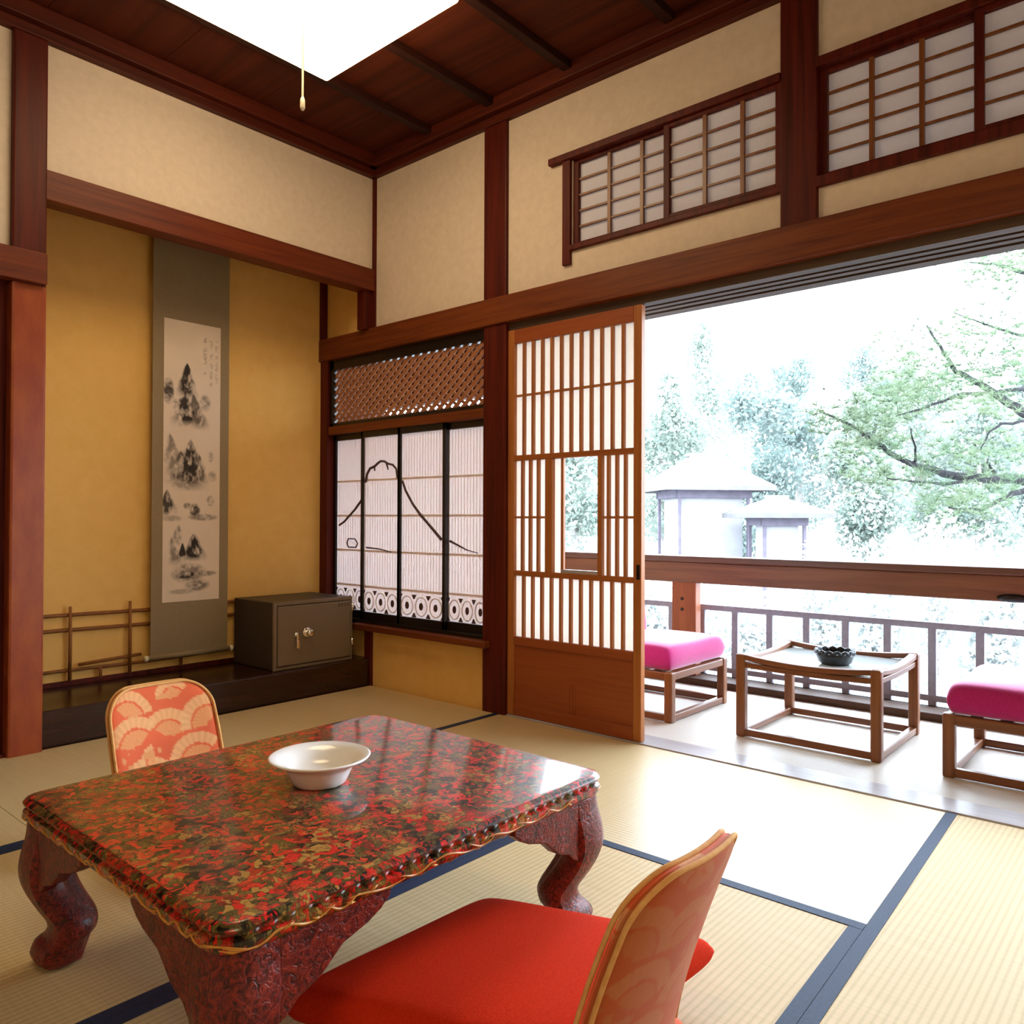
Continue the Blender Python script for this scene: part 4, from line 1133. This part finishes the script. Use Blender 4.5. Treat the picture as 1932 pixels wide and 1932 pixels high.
def pavilion(label, c, rz, W, D, zb_, zeave, zridge, gable=True):
    r = empty('pavilion', (c.x, c.y, zb_), rz); tag(r, label, 'pavilion', 'pale garden pavilions')
    ov_ = .75
    m = MB(); e = zeave - zb_; t = zridge - zb_
    a, b = W / 2 + ov_, D / 2 + ov_
    rl = W * .16
    vs = [(-a, -b, e), (a, -b, e), (a, b, e), (-a, b, e), (-rl, 0, t), (rl, 0, t)]
    vs2 = [(x_, y_, z_ - .16) for x_, y_, z_ in vs]
    m.add(vs, [(0, 1, 5, 4), (2, 3, 4, 5), (1, 2, 5), (3, 0, 4)]); m.add(vs2, [(4, 5, 1, 0), (5, 4, 3, 2), (5, 2, 1), (4, 0, 3)])
    m.add([vs[0], vs[1], vs[2], vs[3], vs2[0], vs2[1], vs2[2], vs2[3]], [(0, 4, 5, 1), (1, 5, 6, 2), (2, 6, 7, 3), (3, 7, 4, 0)])
    m.build('roof', M['roof_pale'], r)
    MB().box(-rl - .2, rl + .2, -.10, .10, t - .10, t + .06).build('ridge', M['roof_pale'], r, .03)
    MB().box(-W / 2 + .15, W / 2 - .15, -D / 2 + .15, D / 2 - .15, 0, e - .3).build('wall', M['pav_wall'], r)
    for sx in (-1, 1):
        for sy in (-1, 1): MB().box(sx * W / 2 - .05, sx * W / 2 + .05, sy * D / 2 - .05, sy * D / 2 + .05, 0, e - .05).build('post', M['pav_wood'], r)
    MB().box(-W / 2 - .1, W / 2 + .1, -D / 2 - .1, -D / 2 + .1, e - .42, e - .12).build('eave_beam', M['pav_wood'], r)
    MB().box(-W / 2 - .1, W / 2 + .1, D / 2 - .1, D / 2 + .1, e - .42, e - .12).build('eave_beam', M['pav_wood'], r)
    MB().box(-W / 2 - .1, -W / 2 + .1, -D / 2, D / 2, e - .42, e - .12).build('eave_beam', M['pav_wood'], r)
    return r
p1 = survey(1325, 920, 30)
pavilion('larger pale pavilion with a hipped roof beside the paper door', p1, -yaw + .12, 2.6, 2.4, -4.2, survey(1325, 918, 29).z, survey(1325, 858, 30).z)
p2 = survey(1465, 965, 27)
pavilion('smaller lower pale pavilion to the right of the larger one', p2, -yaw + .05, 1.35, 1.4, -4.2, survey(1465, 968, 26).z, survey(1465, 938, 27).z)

# pine reaching in from the right
pine_base = survey(2120, 966, 6.2); pine_base.z = -4.2
pt = empty('pine_tree', pine_base); tag(pt, 'dark-limbed pine reaching in from the right edge, with soft green needles', 'pine')
opn = tuple(pine_base)
trunk_pts = [pine_base, pine_base + Vector((.1, .1, 2.2)), survey(2090, 1000, 6.2), survey(2070, 800, 6.1), survey(2080, 520, 6.3)]
MB(opn).tube(trunk_pts, [.20, .17, .13, .10, .05], 12).build('trunk', M['bark'], pt, smooth=True)
def limb(pts, r0, r1, name='branch'):
    P = [survey(*p) for p in pts]; Q = []
    for i in range(len(P) - 1):
        for t in (0, .25, .5, .75):
            Q.append(P[i].lerp(P[i + 1], t) + Vector((random.uniform(-1, 1), random.uniform(-1, 1), random.uniform(-1, 1))) * .008)
    Q.append(P[-1]); n = len(Q)
    MB(opn).tube(Q, [r0 + (r1 - r0) * (i / (n - 1)) ** .8 for i in range(n)], 8).build(name, M['bark'], pt, smooth=True)
    return Q
limbs = []
limbs.append(limb([(2080, 880, 6.15), (1932, 905, 5.7), (1870, 904, 5.5), (1800, 897, 5.35), (1760, 888, 5.25), (1700, 868, 5.1), (1650, 834, 5.0), (1610, 805, 4.95), (1545, 775, 4.9)], .046, .006))
limbs.append(limb([(2072, 840, 6.1), (1932, 781, 5.9), (1900, 758, 5.85), (1842, 719, 5.8), (1803, 700, 5.8), (1772, 653, 5.85), (1748, 614, 5.9)], .046, .006))
limbs.append(limb([(2082, 960, 6.15), (1932, 925, 5.4), (1890, 942, 5.3), (1850, 962, 5.2), (1790, 958, 5.1)], .028, .006))
limbs.append(limb([(1940, 735, 6.0), (1818, 742, 5.7), (1740, 770, 5.5), (1690, 785, 5.4)], .016, .005))
limbs.append(limb([(1870, 905, 5.5), (1780, 912, 5.2), (1720, 908, 5.0), (1674, 902, 4.9)], .014, .004))
limbs.append(limb([(1725, 876, 5.15), (1729, 845, 5.1), (1719, 808, 5.1)], .011, .004))
limbs.append(limb([(1878, 905, 5.5), (1868, 880, 5.5), (1862, 872, 5.5)], .016, .006))
limbs.append(limb([(1935, 795, 5.6), (1890, 800, 5.5), (1862, 820, 5.45), (1850, 850, 5.4)], .012, .004))
limbs.append(limb([(2075, 600, 6.2), (1950, 520, 6.0), (1890, 500, 5.9), (1830, 495, 5.8)], .03, .006))
limbs.append(limb([(2072, 700, 6.2), (1960, 640, 6.3), (1880, 620, 6.3), (1800, 590, 6.3)], .022, .005))
# needle tufts: region by region
def tufts(list_, name):
    vs = []; fs = []
    r = np.random.default_rng(len(list_))
    for (px, py, dp, n) in list_:
        for _ in range(int(n * 3.4)):
            c = survey(px + r.normal() * 30, py + r.normal() * 20, dp + r.normal() * .25)
            ax = Vector((r.normal() * .5, r.normal() * .5, 1.0)).normalized()
            for k in range(18):
                d = (ax * r.uniform(.15, 1.0) + Vector((r.normal(), r.normal(), r.normal() * .4)) * .75).normalized()
                s = d.cross(Vector((r.normal(), r.normal(), r.normal()))).normalized() * .0026
                ln = r.uniform(.05, .095); i0 = len(vs)
                vs += [c - s, c + s, c + d * ln]; fs.append((i0, i0 + 1, i0 + 2))
    me = bpy.data.meshes.new(name); me.from_pydata([tuple(Vector(v) - pine_base) for v in vs], [], fs); me.materials.append(M['needles'])
    o = bpy.data.objects.new(name, me); COL.objects.link(o); o.parent = pt
    return o
tl2 = []
for (px, py, dp, n) in ((1590, 790, 4.9, 5), (1560, 800, 4.9, 5), (1620, 780, 5.0, 7), (1650, 790, 5.0, 8), (1690, 770, 5.3, 10), (1640, 850, 5.0, 7), (1600, 870, 4.95, 6), (1660, 885, 5.0, 7), (1700, 840, 5.1, 6), (1625, 830, 4.95, 6),
                        (1720, 750, 5.5, 12), (1760, 730, 5.6, 12), (1800, 750, 5.7, 10), (1700, 710, 5.8, 10), (1740, 690, 5.8, 12), (1780, 690, 5.8, 10), (1850, 760, 5.7, 8), (1900, 790, 5.7, 6), (1680, 740, 5.5, 9)):
    tl2.append((px, py, dp, n))
tufts(tl2, 'needles')
tufts([(1830, 660, 6.0, 12), (1860, 690, 6.0, 12), (1900, 700, 6.0, 14), (1920, 660, 6.1, 14), (1850, 630, 6.2, 10), (1810, 610, 6.2, 7), (1900, 620, 6.2, 12), (1880, 740, 5.9, 10), (1700, 660, 5.9, 6), (1720, 630, 5.9, 5), (1790, 640, 5.9, 7)], 'needles')
tufts([(1850, 490, 5.8, 8), (1880, 505, 5.8, 10), (1915, 500, 5.8, 12), (1920, 540, 5.9, 8), (1930, 480, 5.9, 10), (1820, 500, 5.8, 4), (1880, 525, 5.9, 4)], 'needles')
tufts([(1800, 945, 5.1, 8), (1840, 955, 5.2, 8), (1770, 935, 5.1, 7), (1720, 905, 5.0, 6), (1870, 930, 5.3, 7), (1910, 915, 5.4, 6), (1760, 860, 5.2, 5), (1830, 860, 5.4, 5), (1880, 860, 5.5, 6), (1925, 850, 5.6, 7), (1790, 870, 5.3, 4)], 'needles')

# ------------------------------------------------------------------ light
wd = bpy.data.worlds.new('sky'); scene.world = wd; wd.use_nodes = True
bgn = wd.node_tree.nodes['Background']
bgn.inputs['Color'].default_value = (0.72, 0.86, 1.0, 1); bgn.inputs['Strength'].default_value = 21.0

# ------------------------------------------------------------------ camera
cd = bpy.data.cameras.new('camera'); cam = bpy.data.objects.new('camera', cd); COL.objects.link(cam)
cd.sensor_width = 36; cd.sensor_fit = 'HORIZONTAL'; cd.lens = 36 * FPX / 1932; cd.clip_start = .05; cd.clip_end = 500
mw = Matrix((rt, up, -fw)).transposed().to_4x4(); mw.translation = CAM
cam.matrix_world = mw
scene.camera = cam
vs_ = scene.view_settings
vs_.view_transform = 'Standard'; vs_.look = 'None'; vs_.gamma = 1.0; vs_.use_curve_mapping = False; vs_.exposure = -0.05
scene.cycles.max_bounces = 10; scene.cycles.diffuse_bounces = 6; scene.cycles.transparent_max_bounces = 8
scene.cycles.sample_clamp_indirect = 6.0
scene.cycles.caustics_reflective = False; scene.cycles.caustics_refractive = False
